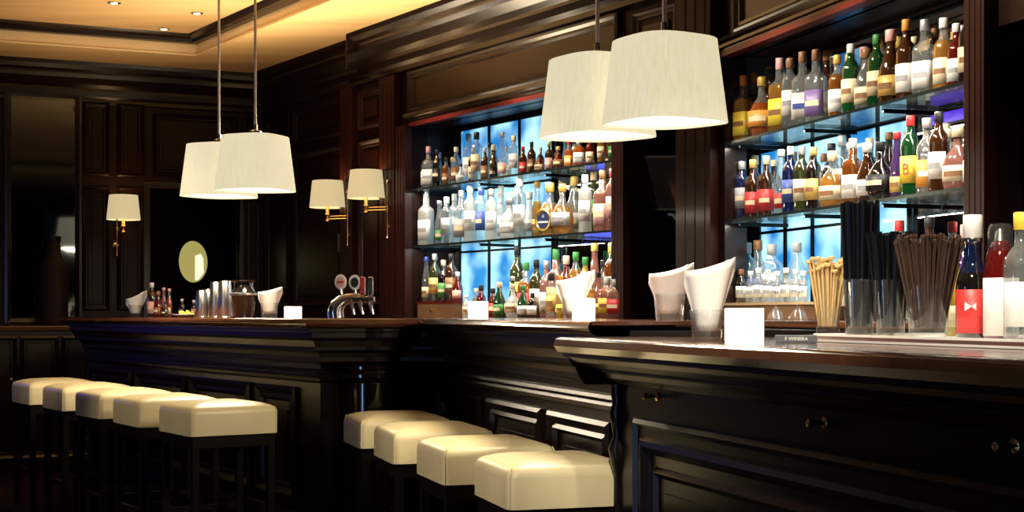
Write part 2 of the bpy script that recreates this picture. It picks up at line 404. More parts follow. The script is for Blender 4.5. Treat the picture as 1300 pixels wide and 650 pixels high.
# ------------------------------------------------------------------ door leaf with oval porthole
hinge = WF.P(f_d0+.005, .03)
dr = empty('door_1', hinge, math.radians(60)); dr['kind'] = 'structure'
b = NB(); box(b, 0, .95, 0, .04, .01, dz-.01); obj('leaf', b, BLACK, dr, bev=.003)
b = NB(); frame_rect(b, .1, .85, .15, 1.1, MOULD); obj('panel_moulding', b, BLACK, dr)
pc, pz, pr_ = .50, 1.626, .172
def disc(bm, r, y0, y1, n=40):
    lathe(bm, [(0, y0), (r, y0), (r, y1), (0, y1)], n)
b = NB(); lathe(b, [(pr_, 0), (pr_+.004, .008), (pr_+.018, .008), (pr_+.02, 0)], 40); o = obj('porthole_ring', b, STEELB, dr, smooth=True); o.rotation_euler = (math.pi/2, 0, 0); o.location = (pc, 0, pz)
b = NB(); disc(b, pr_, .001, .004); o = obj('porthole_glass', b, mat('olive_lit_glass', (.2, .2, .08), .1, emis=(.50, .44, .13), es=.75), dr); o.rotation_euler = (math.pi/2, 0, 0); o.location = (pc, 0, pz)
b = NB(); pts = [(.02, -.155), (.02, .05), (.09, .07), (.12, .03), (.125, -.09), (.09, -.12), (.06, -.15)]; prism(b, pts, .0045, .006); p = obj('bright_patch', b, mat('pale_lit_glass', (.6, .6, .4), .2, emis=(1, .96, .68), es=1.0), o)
p['label'] = 'pale bright patch on the glass'
b = NB(); lathe(b, [(.012, 0), (.012, .03), (.02, .035), (.02, .05), (0, .055)], 12); o = obj('door_handle', b, BRASS, dr, smooth=True); o.rotation_euler = (math.pi/2, 0, 0); o.location = (.88, 0, 1.0)

# ------------------------------------------------------------------ bars
T1, T3 = 1.17, 1.12
nA = WA.n.xy; nB = WB.n.xy
def LA(y, off=0): return Vector((3.617 + off*1.202 - .667*y, y))       # face line of the left bar
def LB(y, off=0): return Vector((1.83 + off*1.048 - .313*y, y))
p_far = LA(9.85); p_near = LA(6.75)
cc = Vector((-.680, 7.02)); cr = .168
arc = [cc + cr*Vector((math.cos(a), math.sin(a))) for a in [math.radians(x) for x in range(200, 351, 10)]]
P_s1 = [p_far + .65*nA, p_far, p_near, ]
lipA = .13
lip = [p_far + .65*nA - .0*nA, ]
q0 = offs([p_far + .65*nA, p_far, p_near], lipA)
arcl = [cc + (cr+.135)*Vector((math.cos(a), math.sin(a))) for a in [math.radians(x) for x in range(268, 345, 8)]]
sec2b = LB(4.62)
ret = LB(7.1)
l2 = offs([ret, sec2b], lipA)
lip = [q0[0], q0[1]] + [LA(6.62, -lipA)] + arcl + [LB(6.93, -lipA), l2[1]]
inner = [LB(4.62, .62) + 0*nB, Vector((.22, 7.6)), Vector((-.1, 8.1)), Vector((-.7, 8.05)), Vector((-.95, 7.8)), p_far + .65*nA + .0*nA]
bar = empty('bar_counter', (0, 0, 0), label='long dark mahogany bar counter with rounded corner column behind the stools', cat='bar counter')
b = NB()
prism(b, [(p.x, p.y) for p in lip + inner[:-1]], T1-.012, T1); 
o = obj('counter_top', b, TOPW, bar)
b = NB(); sweep(b, [(-.10, T1-.045), (-.012, T1-.045), (.006, T1-.038), (.016, T1-.022), (.010, T1-.006), (0, T1+.0006), (-.02, T1+.0006)], lip[:]); obj('counter_nosing', b, TOPW, bar, smooth=True)
COR = [(-.02, T1-.045), (-.02, T1-.06), (-.035, T1-.065), (-.035, T1-.09), (-.05, T1-.105), (-.065, T1-.135), (-.065, T1-.15), (-.09, T1-.165), (-.10, T1-.185), (-.10, T1-.205), (-.132, T1-.22)]
b = NB(); sweep(b, COR, lip); obj('cornice_moulding', b, BARW, bar)
b = NB(); body = [p_far + .65*nA, p_far, LA(6.80)] + arc + [LB(7.06), sec2b]
prism(b, [(p.x, p.y) for p in body + inner[:-1]], .0, T1-.03); obj('body', b, BARW, bar)
b = NB(); sweep(b, [(0, T1-.245), (.02, T1-.25), (.026, T1-.262), (.012, T1-.27), (.02, T1-.285), (.016, T1-.30), (0, T1-.31)], body); obj('string_moulding', b, BARW, bar)
b = NB(); sweep(b, [(0, .22), (.02, .21), (.03, .19), (.03, .0)], body); obj('plinth', b, BARW, bar)
# column rings
b = NB()
lathe(b, [(cr, .0), (cr+.03, .0), (cr+.03, .16), (cr+.01, .2), (cr+.004, .21), (cr+.004, .215), (cr+.004, .225), (cr+.004, .845), (cr+.004, .855), (cr+.004, .86), (cr+.012, .87), (cr+.035, .885), (cr+.035, .90), (cr+.015, .91), (cr+.03, .925), (cr+.03, .94), (cr+.004, .95), (cr+.004, .955), (cr+.004, .965), (cr+.004, T1-.14), (cr+.004, T1-.135), (cr+.004, T1-.13), (cr+.03, T1-.11), (cr+.03, T1-.09), (cr+.06, T1-.05), (cr-.02, T1-.05)], 40, cx=cc.x, cy=cc.y)
obj('corner_column', b, mat('column_mahogany', (.008, .004, .003), .10, coat=.6), bar, smooth=True)
def panels_on(par, P0, d, n_out, runs, z0, z1, m):
    ang = math.atan2(d.y, d.x); M = Matrix.Translation((P0.x, P0.y, 0)) @ Matrix.Rotation(ang, 4, 'Z')
    for a, c in runs:
        b = NB(); frame_rect(b, a, c, z0, z1, [(0, 0), (0, .02), (.015, .03), (.03, .02), (.045, .012), (.06, .022), (.075, .004)]); box(b, a+.12, c-.12, -.008, 0, z0+.12, z1-.12)
        obj('front_panel', b, m, par, M)
dA = WA.u.xy; dB = WB.u.xy
La = (LA(6.92)-p_far).length
panels_on(bar, p_far, dA, None, [(.12, .98), (1.06, 1.92), (2.0, 2.86), (2.94, La-.1)], .28, .83, BARW)
panels_on(bar, LB(7.06), dB, None, [(.12, .88), (.96, 1.7), (1.78, 2.42)], .28, .83, BARW)
hook0 = None
def hook(par, p, outv, z):
    global hook0
    if hook0 is None:
        b = NB(); lathe(b, [(.0, 0), (.014, 0), (.014, .004), (.005, .008), (.005, .03), (.010, .036), (.009, .044), (0, .047)], 12); o = obj('purse_hook', b, BRASS, par, smooth=True); hook0 = o
    else:
        o = hook0.copy(); COL.objects.link(o); o.parent = par
    o.location = (p.x+.0*outv.x, p.y, z); o.rotation_euler = outv.to_3d().to_track_quat('Z', 'Y').to_euler(); return o
def on(line, px):                                   # Y on a face line for a column
    a, c = line; k = (px-CX)/F; return a/(k+c)
for px, py in ((147, 432), (192, 433), (245, 435), (307, 437), (376, 440)):
    Y = on((3.617, .667), px); hook(bar, LA(Y), -nA, H+(CY-py)*Y/F)
for px, py in ((615, 443), (685, 449)):
    Y = on((1.83, .313), px); hook(bar, LB(Y), -nB, H+(CY-py)*Y/F)
hook(bar, cc + (cr+.004)*Vector((.05, -1)), Vector((0, -1)), H+(CY-441)*6.85/F)

bar2 = empty('bar_counter', (0, 0, 0), label='nearest dark mahogany bar counter with jutting moulded corner in the right foreground', cat='bar counter')
def L3(y, off=0): return Vector((1.692 + off*1.048 - .313*y, y))
c3 = Vector((.327, 4.359)); near = L3(1.0)
path3 = [c3 + .95*nB, c3, near]
def rounded(path, i, r, n=6):
    P = [Vector(p) for p in path]; a = P[i] + (P[i-1]-P[i]).normalized()*r; c = P[i] + (P[i+1]-P[i]).normalized()*r
    arc_ = [(1-t_)**2*a + 2*t_*(1-t_)*P[i] + t_*t_*c for t_ in [k/n for k in range(n+1)]]
    return P[:i] + arc_ + P[i+1:]
lip3 = rounded(offs(path3, .15), 1, .035)
b = NB(); prism(b, [(p.x, p.y) for p in lip3 + [near + .95*nB]], T3-.012, T3); obj('counter_top', b, TOPW, bar2)
b = NB(); sweep(b, [(-.10, T3-.05), (-.012, T3-.05), (.006, T3-.045), (.018, T3-.026), (.012, T3-.006), (0, T3+.0006), (-.03, T3+.0006), (-.034, T3-.003), (-.040, T3-.003), (-.044, T3+.0008), (-.05, T3+.0006)], lip3); obj('counter_nosing', b, TOPW, bar2, smooth=True)
COR3 = [(-.012, T3-.05), (-.012, T3-.058), (-.03, T3-.062), (-.04, T3-.075), (-.06, T3-.09), (-.075, T3-.093), (-.075, T3-.10), (-.085, T3-.105), (-.10, T3-.12), (-.13, T3-.132), (-.14, T3-.14), (-.162, T3-.142)]
b = NB(); sweep(b, COR3, lip3); obj('cornice_moulding', b, BARW, bar2)
b = NB(); prism(b, [(p.x, p.y) for p in path3 + [near + .95*nB]], 0, T3-.03); obj('body', b, BARW, bar2)
b = NB(); sweep(b, [(0, .2), (.02, .19), (.03, .17), (.03, 0)], path3); obj('plinth', b, BARW, bar2)
b = NB()
for r in range(1): lathe(b, [(.0, .2), (.035, .2), (.035, .22), (.02, .24), (.022, .5), (.02, .70), (.03, .74), (.038, .78), (.022, .82), (.030, .86), (.036, .89), (.024, .92), (.03, .95), (.03, T3-.14), (0, T3-.14)], 16, cx=c3.x+.006, cy=c3.y+.0)
obj('turned_corner_post', b, BARW, bar2, smooth=True)
M3 = Matrix.Translation((c3.x, c3.y, 0)) @ Matrix.Rotation(AB, 4, 'Z')
PR3 = [(0, 0), (0, .016), (.012, .024), (.026, .012), (.05, .012), (.06, .022), (.075, .026), (.09, .010), (.10, 0), (.13, -.0), (.145, .016), (.16, .003)]
for a, c in ((.16, 2.05), (2.2, 3.5)):
    b = NB(); frame_rect(b, a, c, .26, .885, PR3); box(b, a+.2, c-.2, -.006, 0, .46, .685); obj('front_panel', b, BARW, bar2, M3)
for px, py in ((835, 503), (1048, 537), (1290, 566)):
    Y = on((1.692, .313), px); hook(bar2, L3(Y), -nB, H+(CY-py)*Y/F)

# ------------------------------------------------------------------ stools
def seat_mesh(s, th):
    b = NB(); n = 14
    def cl(t_): return math.copysign(1-(1-abs(t_))**1.0, t_)
    # rounded box by superellipsoid rings
    prof = []
    r = .038
    h = s/2
    pz_ = [(0, h-.006), (.004, h)] + [(th-r+r*math.sin(a), h-r+r*math.cos(a)) for a in [math.radians(x) for x in (0, 22, 45, 67, 85)]]
    rings = []
    for z, hh in pz_:
        ring = []
        rr = .03; hc = hh-rr
        for qx, qy, a0 in ((1, 1, 0), (-1, 1, 90), (-1, -1, 180), (1, -1, 270)):
            for k in range(6):
                a = math.radians(a0+k*18); ring.append((qx*hc+rr*math.cos(a), qy*hc+rr*math.sin(a), z))
        rings.append([b.verts.new(p) for p in ring])
    m = len(rings[0])
    for i in range(len(rings)-1):
        for k in range(m): b.faces.new((rings[i][k], rings[i][(k+1) % m], rings[i+1][(k+1) % m], rings[i+1][k]))
    b.faces.new(rings[0][::-1])
    # domed top: shrink rings
    prev = rings[-1]
    for f_, dz_ in ((.9, .006), (.7, .012), (.4, .016), (.15, .017)):
        cur = [b.verts.new((v.co.x*f_, v.co.y*f_, th+dz_)) for v in rings[-1]]
        for k in range(m): b.faces.new((prev[k], prev[(k+1) % m], cur[(k+1) % m], cur[k]))
        prev = cur
    b.faces.new(prev)
    return b
def make_stool(s, th, zb):
    r = empty('bar_stool')
    o = obj('seat_cushion', seat_mesh(s, th), LEATH, r, smooth=True); o.location = (0, 0, zb)
    o = None
    for sx, sy in ((1, 1), (1, -1), (-1, 1), (-1, -1)):           # upholstery seam down each corner
        b = NB(); x, y = sx*(s/2-.0075), sy*(s/2-.0075); tube(b, [(x, y, zb+.004), (x, y, zb+th-.03), (x-sx*.008, y-sy*.008, zb+th-.008)], .0022, 6); obj('seam_piping', b, LEATH, r)
    b = NB(); box(b, -s/2+.012, s/2-.012, -s/2+.012, s/2-.012, zb-.055, zb+.002); obj('seat_frame', b, STEELB if False else BLACKW, r, bev=.003)
    l = s/2-.03
    for sx, sy in ((1, 1), (1, -1), (-1, 1), (-1, -1)):
        b = NB(); box(b, sx*l-.017, sx*l+.017, sy*l-.017, sy*l+.017, 0, zb-.05); obj('leg', b, BLACKW, r, bev=.002)
    for k in range(4):
        b = NB(); z = .22 if k % 2 == 0 else .26
        if k % 2 == 0: box(b, -l+.017, l-.017, (k-1)*l-.009, (k-1)*l+.009, z-.012, z+.012)
        else: box(b, (k-2)*l-.009, (k-2)*l+.009, -l+.017, l-.017, z-.012, z+.012)
        obj('stretcher', b, BLACKW, r)
    return r
BLACKW = mat('ebonised_wood', (.0045, .0028, .0022), .35, spec=.3)
rows = (('left', WA, .43, .138, .635, .56, ((37, 515), (79, 523), (125, 533), (177, 544), (242, 556)),
         ['cream leather bar stool farthest left, half cut by the left shadow', 'cream leather bar stool, second from the left in the left row', 'cream leather bar stool in the middle of the left row of five', 'cream leather bar stool just behind the nearest one of the left row', 'cream leather bar stool nearest the viewer in the left row, whole front face seen'], 'stools along the left bar'),
        ('right', WB, .42, .135, .595, .60, ((457, 571), (500, 591), (563, 618), (647, 650)),
         ['cream leather bar stool farthest back in the right row, below the rounded column', 'cream leather bar stool with creased corner, second from the column', 'cream leather bar stool with wrinkled side, just behind the nearest stool', 'cream leather bar stool nearest the viewer beside the jutting counter corner'], 'stools in front of the middle bar'))
for nm, fr, s, th, zb, D, pts, labs, grp in rows:
    st0 = None
    for (px, py), lab in zip(pts, labs):
        Y = F*D/(py-CY); c = gp(px, Y)                     # nearest bottom corner: local (+u,-n) corner
        ctr = c - fr.u*(s/2) + fr.n*(s/2) + Vector((0, 0, 0))
        if st0 is None: st0 = st = make_stool(s, th, zb)
        else: st = copy_tree(st0)
        st.location = (ctr.x, ctr.y, 0); st.rotation_euler = (0, 0, fr.a + math.radians(random.uniform(-1, 1)))
        tag(st, lab, 'bar stool', grp)

# ------------------------------------------------------------------ pendants
SHADE, _nt, _b = nodes('lit_linen_shade')
_b.inputs['Base Color'].default_value = (.50, .46, .32, 1); _b.inputs['Roughness'].default_value = .9
_tc = _nt.nodes.new('ShaderNodeTexCoord'); _mp = _nt.nodes.new('ShaderNodeMapping'); _mp.inputs['Scale'].default_value = (60, 60, 4)
_nz = _nt.nodes.new('ShaderNodeTexNoise'); _nz.inputs['Scale'].default_value = 2
_rp = _nt.nodes.new('ShaderNodeValToRGB'); _rp.color_ramp.elements[0].color = (.84, .74, .46, 1); _rp.color_ramp.elements[1].color = (.96, .88, .62, 1)
_rp.color_ramp.elements[0].position = .3; _rp.color_ramp.elements[1].position = .7
for a_, b_ in ((_tc.outputs['Object'], _mp.inputs[0]), (_mp.outputs[0], _nz.inputs[0]), (_nz.outputs[0], _rp.inputs[0]), (_rp.outputs[0], _b.inputs['Emission Color'])): _nt.links.new(a_, b_)
_b.inputs['Emission Strength'].default_value = .80
DIFF = mat('glowing_diffuser', (.9, .9, .85), .5, emis=(1, .94, .82), es=2.2)
def shade_outline(n=72, back=.62):
    pts = []
    for i in range(n):
        th = 2*math.pi*i/n
        # rounded square turned 45 degrees, corner towards -y, back half flattened
        c, s_ = cross(th+math.pi/4, 3.2)
        x = (c*math.cos(-math.pi/4) - s_*math.sin(-math.pi/4)); y = (c*math.sin(-math.pi/4) + s_*math.cos(-math.pi/4))
        pts.append((x, y*(back if y > 0 else 1.0)))
    mx = max(p[0] for p in pts); return [(p[0]/mx, p[1]/mx) for p in pts]
OUT = shade_outline()
def make_pendant():
    r = empty('pendant_lamp')
    b = NB(); rings = []
    for rad, z in ((.180, .295), (.182, .2975), (.186, .295), (.224, .0), (.222, -.002), (.218, 0), (.180, .288)):
        rings.append([b.verts.new((x*rad, y*rad, z)) for x, y in OUT])
    n = len(OUT)
    for k in range(len(rings)-1):
        for i in range(n): b.faces.new((rings[k][i], rings[k][(i+1) % n], rings[k+1][(i+1) % n], rings[k+1][i]))
    obj('lamp_shade', b, SHADE, r, smooth=True)
    b = NB(); v = [b.verts.new((x*.2165, y*.2165, .010)) for x, y in OUT]; b.faces.new(v); v2 = [b.verts.new((x*.2165, y*.2165, .014)) for x, y in OUT]; b.faces.new(v2[::-1])
    obj('diffuser', b, DIFF, r)
    b = NB(); v = [b.verts.new((x*.1795, y*.1795, .284)) for x, y in OUT]; b.faces.new(v); v = [b.verts.new((x*.1795, y*.1795, .290)) for x, y in OUT]; b.faces.new(v[::-1]); obj('top_disc', b, PAPER, r)
    b = NB(); lathe(b, [(0, .30), (.035, .30), (.035, .325), (.012, .335), (.012, .36), (0, .36)], 16); obj('cap', b, CHROME, r, smooth=True)
    b = NB(); tube(b, [(0, 0, .35), (0, 0, CZ+.15-1.88-.02)], .0075, 8); obj('stem', b, mat('pale_stem', (.90, .82, .76), .42, .85), r)
    b = NB(); lathe(b, [(0, CZ+.15-1.88), (.06, CZ+.15-1.88), (.06, CZ+.12-1.88), (.02, CZ+.10-1.88), (0, CZ+.10-1.88)], 20); obj('ceiling_rose', b, CHROME, r, smooth=True)
    return r
def plight(r, e):
    l = bpy.data.lights.new('pendant_light', 'AREA'); l.shape = 'DISK'; l.size = .34; l.energy = e; l.color = (1, .84, .60); o = bpy.data.objects.new('pendant_light', l); COL.objects.link(o)
    o.location = (r.location.x, r.location.y, r.location.z-.012)
pend = [((278, 8.15), 'off-white pendant lamp farther left, partly hidden behind its neighbour', 'pendant lamps over the left bar', 20),
        ((324, 7.75), 'off-white pendant lamp over left bar, in front of its neighbour and slightly higher', 'pendant lamps over the left bar', 20),
        ((758.5, 5.40), 'off-white pendant lamp over the right bar, left one, partly behind the bigger-looking shade', 'pendant lamps over the right bar', 26),
        ((843.5, 5.02), 'largest-looking off-white pendant lamp over the right bar, nearest the viewer', 'pendant lamps over the right bar', 26)]
pl0 = None
for (px, Y), lab, grp, e in pend:
    if pl0 is None: pl0 = r = make_pendant()
    else: r = copy_tree(pl0)
    p = gp(px, Y, 1.865); r.location = p; r.rotation_euler = (0, 0, -math.atan2(p.x, p.y)+math.radians(-7 if px > 500 else 12)); tag(r, lab, 'pendant lamp', grp); plight(r, e)

# ------------------------------------------------------------------ sconces
SSH = mat('lit_sconce_shade', (.40, .34, .22), .9, emis=(.95, .78, .44), es=.62)
def make_sconce(dx=-.125, dy=.14):
    # origin: wall mount; local -Y out of the wall, arm swings along -X
    r = empty('wall_sconce')
    b = NB(); lathe(b, [(0, 0), (.022, 0), (.022, .006), (.010, .012), (.008, .035), (.014, .042), (.014, .05), (0, .054)], 16); o = obj('mount_knob', b, BRASS, r, smooth=True); o.rotation_euler = (math.pi/2, 0, 0)
    b = NB(); lathe(b, [(0, -.085), (.006, -.082), (.010, -.07), (.005, -.06), (.005, .26), (.010, .268), (.006, .285), (0, .288)], 12, cy=-.06); obj('wall_rod', b, BRASS, r, smooth=True)
    b = NB(); tube(b, [(0, -.06, .10), (dx*.5, -.03-dy*.5, .10), (dx, -dy, .10)], .006, 8); tube(b, [(0, -.06, .118), (dx*.5, -.03-dy*.5, .118), (dx, -dy, .118)], .004, 8)
    lathe(b, [(0, .085), (.012, .088), (.012, .128), (0, .132)], 12, cx=0, cy=-.06); obj('swing_arm', b, BRASS, r, smooth=True)
    b = NB(); lathe(b, [(0, .078), (.012, .082), (.016, .09), (.010, .10), (.010, .125), (.017, .13), (.012, .14), (.009, .19), (0, .20)], 14, cx=dx, cy=-dy); obj('lamp_stem', b, BRASS, r, smooth=True)
    b = NB(); lathe(b, [(.116, .175), (.098, .345), (.095, .347), (.094, .343), (.112, .175), (.116, .175)], 40, cx=dx, cy=-dy); obj('lamp_shade', b, SSH, r, smooth=True)
    b = NB(); lathe(b, [(0, .20), (.012, .20), (.022, .225), (.026, .25), (.018, .275), (0, .285)], 14, cx=dx, cy=-dy); obj('bulb', b, emis('bulb_glow', (1, .85, .6), 4), r, smooth=True)
    return r
def sconce(fr, px, py, lab, sc0=None, sx=1, s=1.0, arm=(-.125, .14)):
    u = fr.up(px, -.0); P = fr.P(u, -.0); z = H+(CY-py)*P.y/F
    r = make_sconce(*arm) if sc0 is None else copy_tree(sc0)
    r.matrix_world = Matrix.Translation((P.x, P.y, z)) @ Matrix.Rotation(fr.a, 4, 'Z') @ Matrix.Diagonal((sx*s, s, s, 1))
    tag(r, lab, 'wall lamp', 'brass wall sconces')
    l = bpy.data.lights.new('sconce_light', 'POINT'); l.energy = 3.2; l.color = (1, .62, .30); l.shadow_soft_size = .03; lo = bpy.data.objects.new('sconce_light', l); COL.objects.link(lo)
    lo.location = r.matrix_world @ Vector((arm[0], -arm[1], .30)); return r
sc1 = sconce(WA, 452, 298, 'brass wall sconce, the left one of the pair beside the back bar', None, 1, 1.14)
sconce(WA, 503, 288, 'brass wall sconce, right one of the pair, on the pilaster beside the back bar', sc1, 1, 1.14)
sconce(WF, 147, 312, 'brass wall sconce alone on the far wall panelling at the left', None, 1, 1.12, (.03, .16))
l_ = obj('wall_plate', (lambda b: (box(b, 0, .17, -.012, 0, 0, .13), b)[1])(NB()), mat('grey_plate', (.10, .10, .09), .4, .4), None, None, bev=.003)
l_.matrix_world = WA.M @ Matrix.Translation((WA.up(419), 0, WA.zp(425, 320))); tag(l_, 'small dull grey plate on the dark wall below the left sconce of the pair', 'wall plate')

# ------------------------------------------------------------------ back bars: mirror, shelves, cabinets
SHG = glass('shelf_glass', (.78, .92, .92), .06, .08, .03, .4)
SHE = mat('shelf_edge', (.03, .045, .045), .15, .6)
def backbar(fr, u0, u1, zsh, lab, labs):
    mr = empty('bar_mirror', M=fr.M, label=lab, cat='mirror')
    b = NB(); box(b, u0+.002, u1-.002, NICHE-.012, NICHE-.002, 1.0, HZ-.02); obj('mirror_glass', b, MIRR, mr)
    b = NB(); frame_rect(b, u0+.002, u1-.002, 1.0, HZ-.02, [(0, 0), (0, .012), (.015, .014), (.02, 0)], v=NICHE-.012); obj('frame', b, STEELB, mr)
    for z, lb in zip(zsh, labs):
        sh = empty('glass_shelf', M=fr.M, label=lb, cat='shelf', group='glass shelves of the back bars')
        b = NB(); box(b, u0+.004, u1-.004, .0, NICHE-.02, z-.010, z); obj('glass_panel', b, SHG, sh)
        b = NB(); box(b, u0+.004, u1-.004, -.004, .0, z-.012, z+.001); obj('front_edge', b, SHE, sh)
        n = 4
        for i in range(n):
            x = u0+.05+(u1-u0-.1)*i/(n-1); b = NB(); box(b, x-.006, x+.006, .05, NICHE-.02, z-.030, z-.012); obj('bracket', b, STEELB, sh)
backbar(WA, a_n0, a_n1, (2.04, 1.655), 'tall mirror at the back of the left back bar behind the bottles',
        ['upper glass shelf of the left back bar holding mixed bottles', 'lower glass shelf of the left back bar holding clear vodka bottles'])
backbar(WB, b_n0+.01, b_n1, (2.04, 1.655), 'tall mirror at the back of the right back bar behind the bottles',
        ['upper glass shelf of the right back bar holding amber bottles', 'lower glass shelf of the right back bar holding the red-capped green bottle'])
# cyan window panes behind the shelves
def daywin(name, M, w_, z0, z1, cols, rows, strength):
    o = NB(); t_ = .012
    box(o, 0, w_, -.02, .0, z0-t_, z0); box(o, 0, w_, -.02, 0, z1, z1+t_); box(o, -t_, 0, -.02, 0, z0-t_, z1+t_); box(o, w_, w_+t_, -.02, 0, z0-t_, z1+t_)
    for i in range(1, cols): x = w_*i/cols; box(o, x-.009, x+.009, -.02, -.001, z0, z1)
    for i in range(1, rows): z = z0+(z1-z0)*i/rows; box(o, 0, w_, -.02, -.001, z-.007, z+.007)
    r = struct(name, o, STEELB, M)
    p = NB(); box(p, 0, w_, -.008, -.004, z0, z1)
    m, nt, bs = nodes('cyan_evening_light'); bs.inputs['Base Color'].default_value = (.02, .1, .2, 1); bs.inputs['Roughness'].default_value = .1
    tc_ = nt.nodes.new('ShaderNodeTexCoord'); nz = nt.nodes.new('ShaderNodeTexNoise'); nz.inputs['Scale'].default_value = 3.2; nz.inputs['Detail'].default_value = 2
    rp = nt.nodes.new('ShaderNodeValToRGB'); e = rp.color_ramp.elements; e[0].position = .38; e[0].color = (.015, .18, .48, 1); e[1].position = .6; e[1].color = (.50, .90, 1, 1)
    nt.links.new(tc_.outputs['Object'], nz.inputs[0]); nt.links.new(nz.outputs[0], rp.inputs[0]); nt.links.new(rp.outputs[0], bs.inputs['Emission Color'])
    bs.inputs['Emission Strength'].default_value = strength
    obj('pane', p, m, r)
def niche_win(name, fr, px0, px1, z0, z1, c, r, st):
    v = NICHE-.016; a, b_ = fr.up(px0, v), fr.up(px1, v); daywin(name, fr.M @ Matrix.Translation((a, v, 0)), b_-a, z0, z1, c, r, st*1.35)
niche_win('window_1', WA, 587, 703, 1.20, 2.44, 3, 3, 1.0)
niche_win('window_2', WB, 968, 1072, 1.20, 2.02, 3, 2, 1.1)
niche_win('window_3', WB, 1082, 1156, 1.30, 2.02, 2, 3, 1.1)
niche_win('window_4', WB, 1062, 1100, 2.08, 2.40, 1, 1, .5)
def cabinet(fr, u0, u1, top, lab, n, dv=-.16, par_front=.16):
    c = empty('back_cabinet', M=fr.M, label=lab, cat='cabinet')
    b = NB(); box(b, u0, u1, dv-.02, NICHE-.015, top-.03, top); obj('top', b, TOPW, c, bev=.006)
    b = NB(); box(b, u0+.01, u1-.01, dv, NICHE-.02, .0, top-.03); obj('body', b, WOODP, c)
    w_ = (u1-u0-.04)/n
    for i in range(n):
        x = u0+.02+i*w_; b = NB(); frame_rect(b, x+.01, x+w_-.01, .1, top-.06, [(0, 0), (0, .016), (.02, .02), (.035, .008), (.05, .004)], v=dv); d = obj('door', b, WOODP, c)
        b = NB(); lathe(b, [(0, 0), (.010, .002), (.010, .012), (0, .016)], 10); k = obj('knob', b, BRASS, d, smooth=True); k.location = (x+w_-.06, dv-.02, .75); k.rotation_euler = (math.pi/2, 0, 0)
    return c
cabinet(WA, a_n0+.01, a_n1-.01, 1.165, 'low brown cabinet under the left back bar crowded with small bottles', 4)
cabinet(WB, b_n0+.03, b_n1-.01, 1.165, 'low brown cabinet under the right back bar behind the front counter', 4)
# raised box with bottles at left end
ub0, ub1 = a_n0+.02, WA.up(588, .1)
rb = empty('bottle_riser', M=WA.M, label='brown wooden riser box at left end of left back bar under six bottles', cat='box')
b = NB(); box(b, ub0, ub1, .03, .30, 1.166, 1.262); obj('body', b, mat('brown_riser', (.16, .085, .04), .4, var=.15), rb, bev=.003)
b = NB(); box(b, ub0-.004, ub1+.004, .026, .304, 1.262, 1.272); obj('top', b, REDST, rb)
b = NB(); lathe(b, [(0, 0), (.010, .002), (.010, .014), (0, .018)], 12); k = obj('knob', b, BRASS, rb, smooth=True); k.location = (ub0+.2, .03, 1.215); k.rotation_euler = (math.pi/2, 0, 0)
uc0, uc1 = WB.up(925, .1), WB.up(1045, .1)
rb2 = empty('bottle_riser', M=WB.M, label='pale wooden riser shelf carrying white-labelled small bottles behind the front counter', cat='box')
b = NB(); box(b, uc0, uc1, .0, .26, 1.166, 1.235); obj('body', b, mat('brown_riser', (.2, .1, .05), .4), rb2, bev=.003)
b = NB(); box(b, uc0-.01, uc1+.01, -.006, .265, 1.235, 1.247); obj('top', b, mat('pale_maple', (.55, .40, .24), .4, var=.1), rb2)
# hidden strips and bare shelf lights added to brighten the bottles 
def strip(fr, u0, u1, lab, p):
    s_ = empty('added_strip_light', M=fr.M, label=lab, cat='added strip light')
    b = NB(); box(b, u0+.06, u1-.06, .13, .17, HZ+.072, HZ+.098); obj('added_housing', b, STEELB, s_)
    b = NB(); box(b, u0+.07, u1-.07, .135, .165, HZ+.068, HZ+.072); obj('added_tube', b, emis('added_strip_glow', (1, .88, .68), 5), s_)
    c = fr.P((u0+u1)/2, .15, HZ+.06); o = area('added_strip_area', c, c + Vector((0, 0, -1)) + fr.n*.1, u1-u0-.2, .03, p, NEUT); o.rotation_euler = (0, 0, fr.a)
    for z in (2.04, 1.655):
        c = fr.P((u0+u1)/2, .04, z-.02); o = area('added_shelf_area', c, c, u1-u0-.1, .02, p*.55, (1, .93, .80)); o.rotation_euler = (0, 0, fr.a)
strip(WA, a_n0, a_n1, 'hidden added strip light under the header of the left back bar', 16)
strip(WB, b_n0, b_n1, 'hidden added strip light under the red-edged header of the right back bar', 14)

# ------------------------------------------------------------------ bottles
GL = {  # liquids / glass
 'clear': glass('glass_clear', (.86, .92, .92), .12, .16), 'frosted': glass('glass_frosted', (.86, .88, .84), .06, .75, .3),
 'amber': glass('glass_amber', (.45, .14, .02), .08, .45), 'golden': glass('glass_golden', (.70, .36, .07), .08, .45),
 'brown': glass('glass_brown', (.10, .032, .010), .08, .7), 'dark': glass('glass_dark', (.018, .012, .010), .10, .9),
 'green': glass('glass_green', (.012, .12, .03), .10, .7), 'olive': glass('glass_olive', (.09, .11, .03), .10, .65),
 'teal': glass('glass_teal', (.08, .32, .34), .10, .7), 'blue': glass('glass_blue', (.02, .035, .16), .10, .7),
 'red': glass('glass_red', (.26, .015, .012), .08, .6), 'pink': glass('glass_pink', (.70, .34, .28), .08, .5),
 'orange': glass('glass_orange', (.72, .18, .03), .08, .55), 'yellow': glass('glass_yellow', (.75, .58, .12), .08, .55),
 'purple': glass('glass_purple', (.16, .07, .28), .08, .75)}
def flat(name, c, **k): return mat(name, c, k.pop('rough', .45), **k)
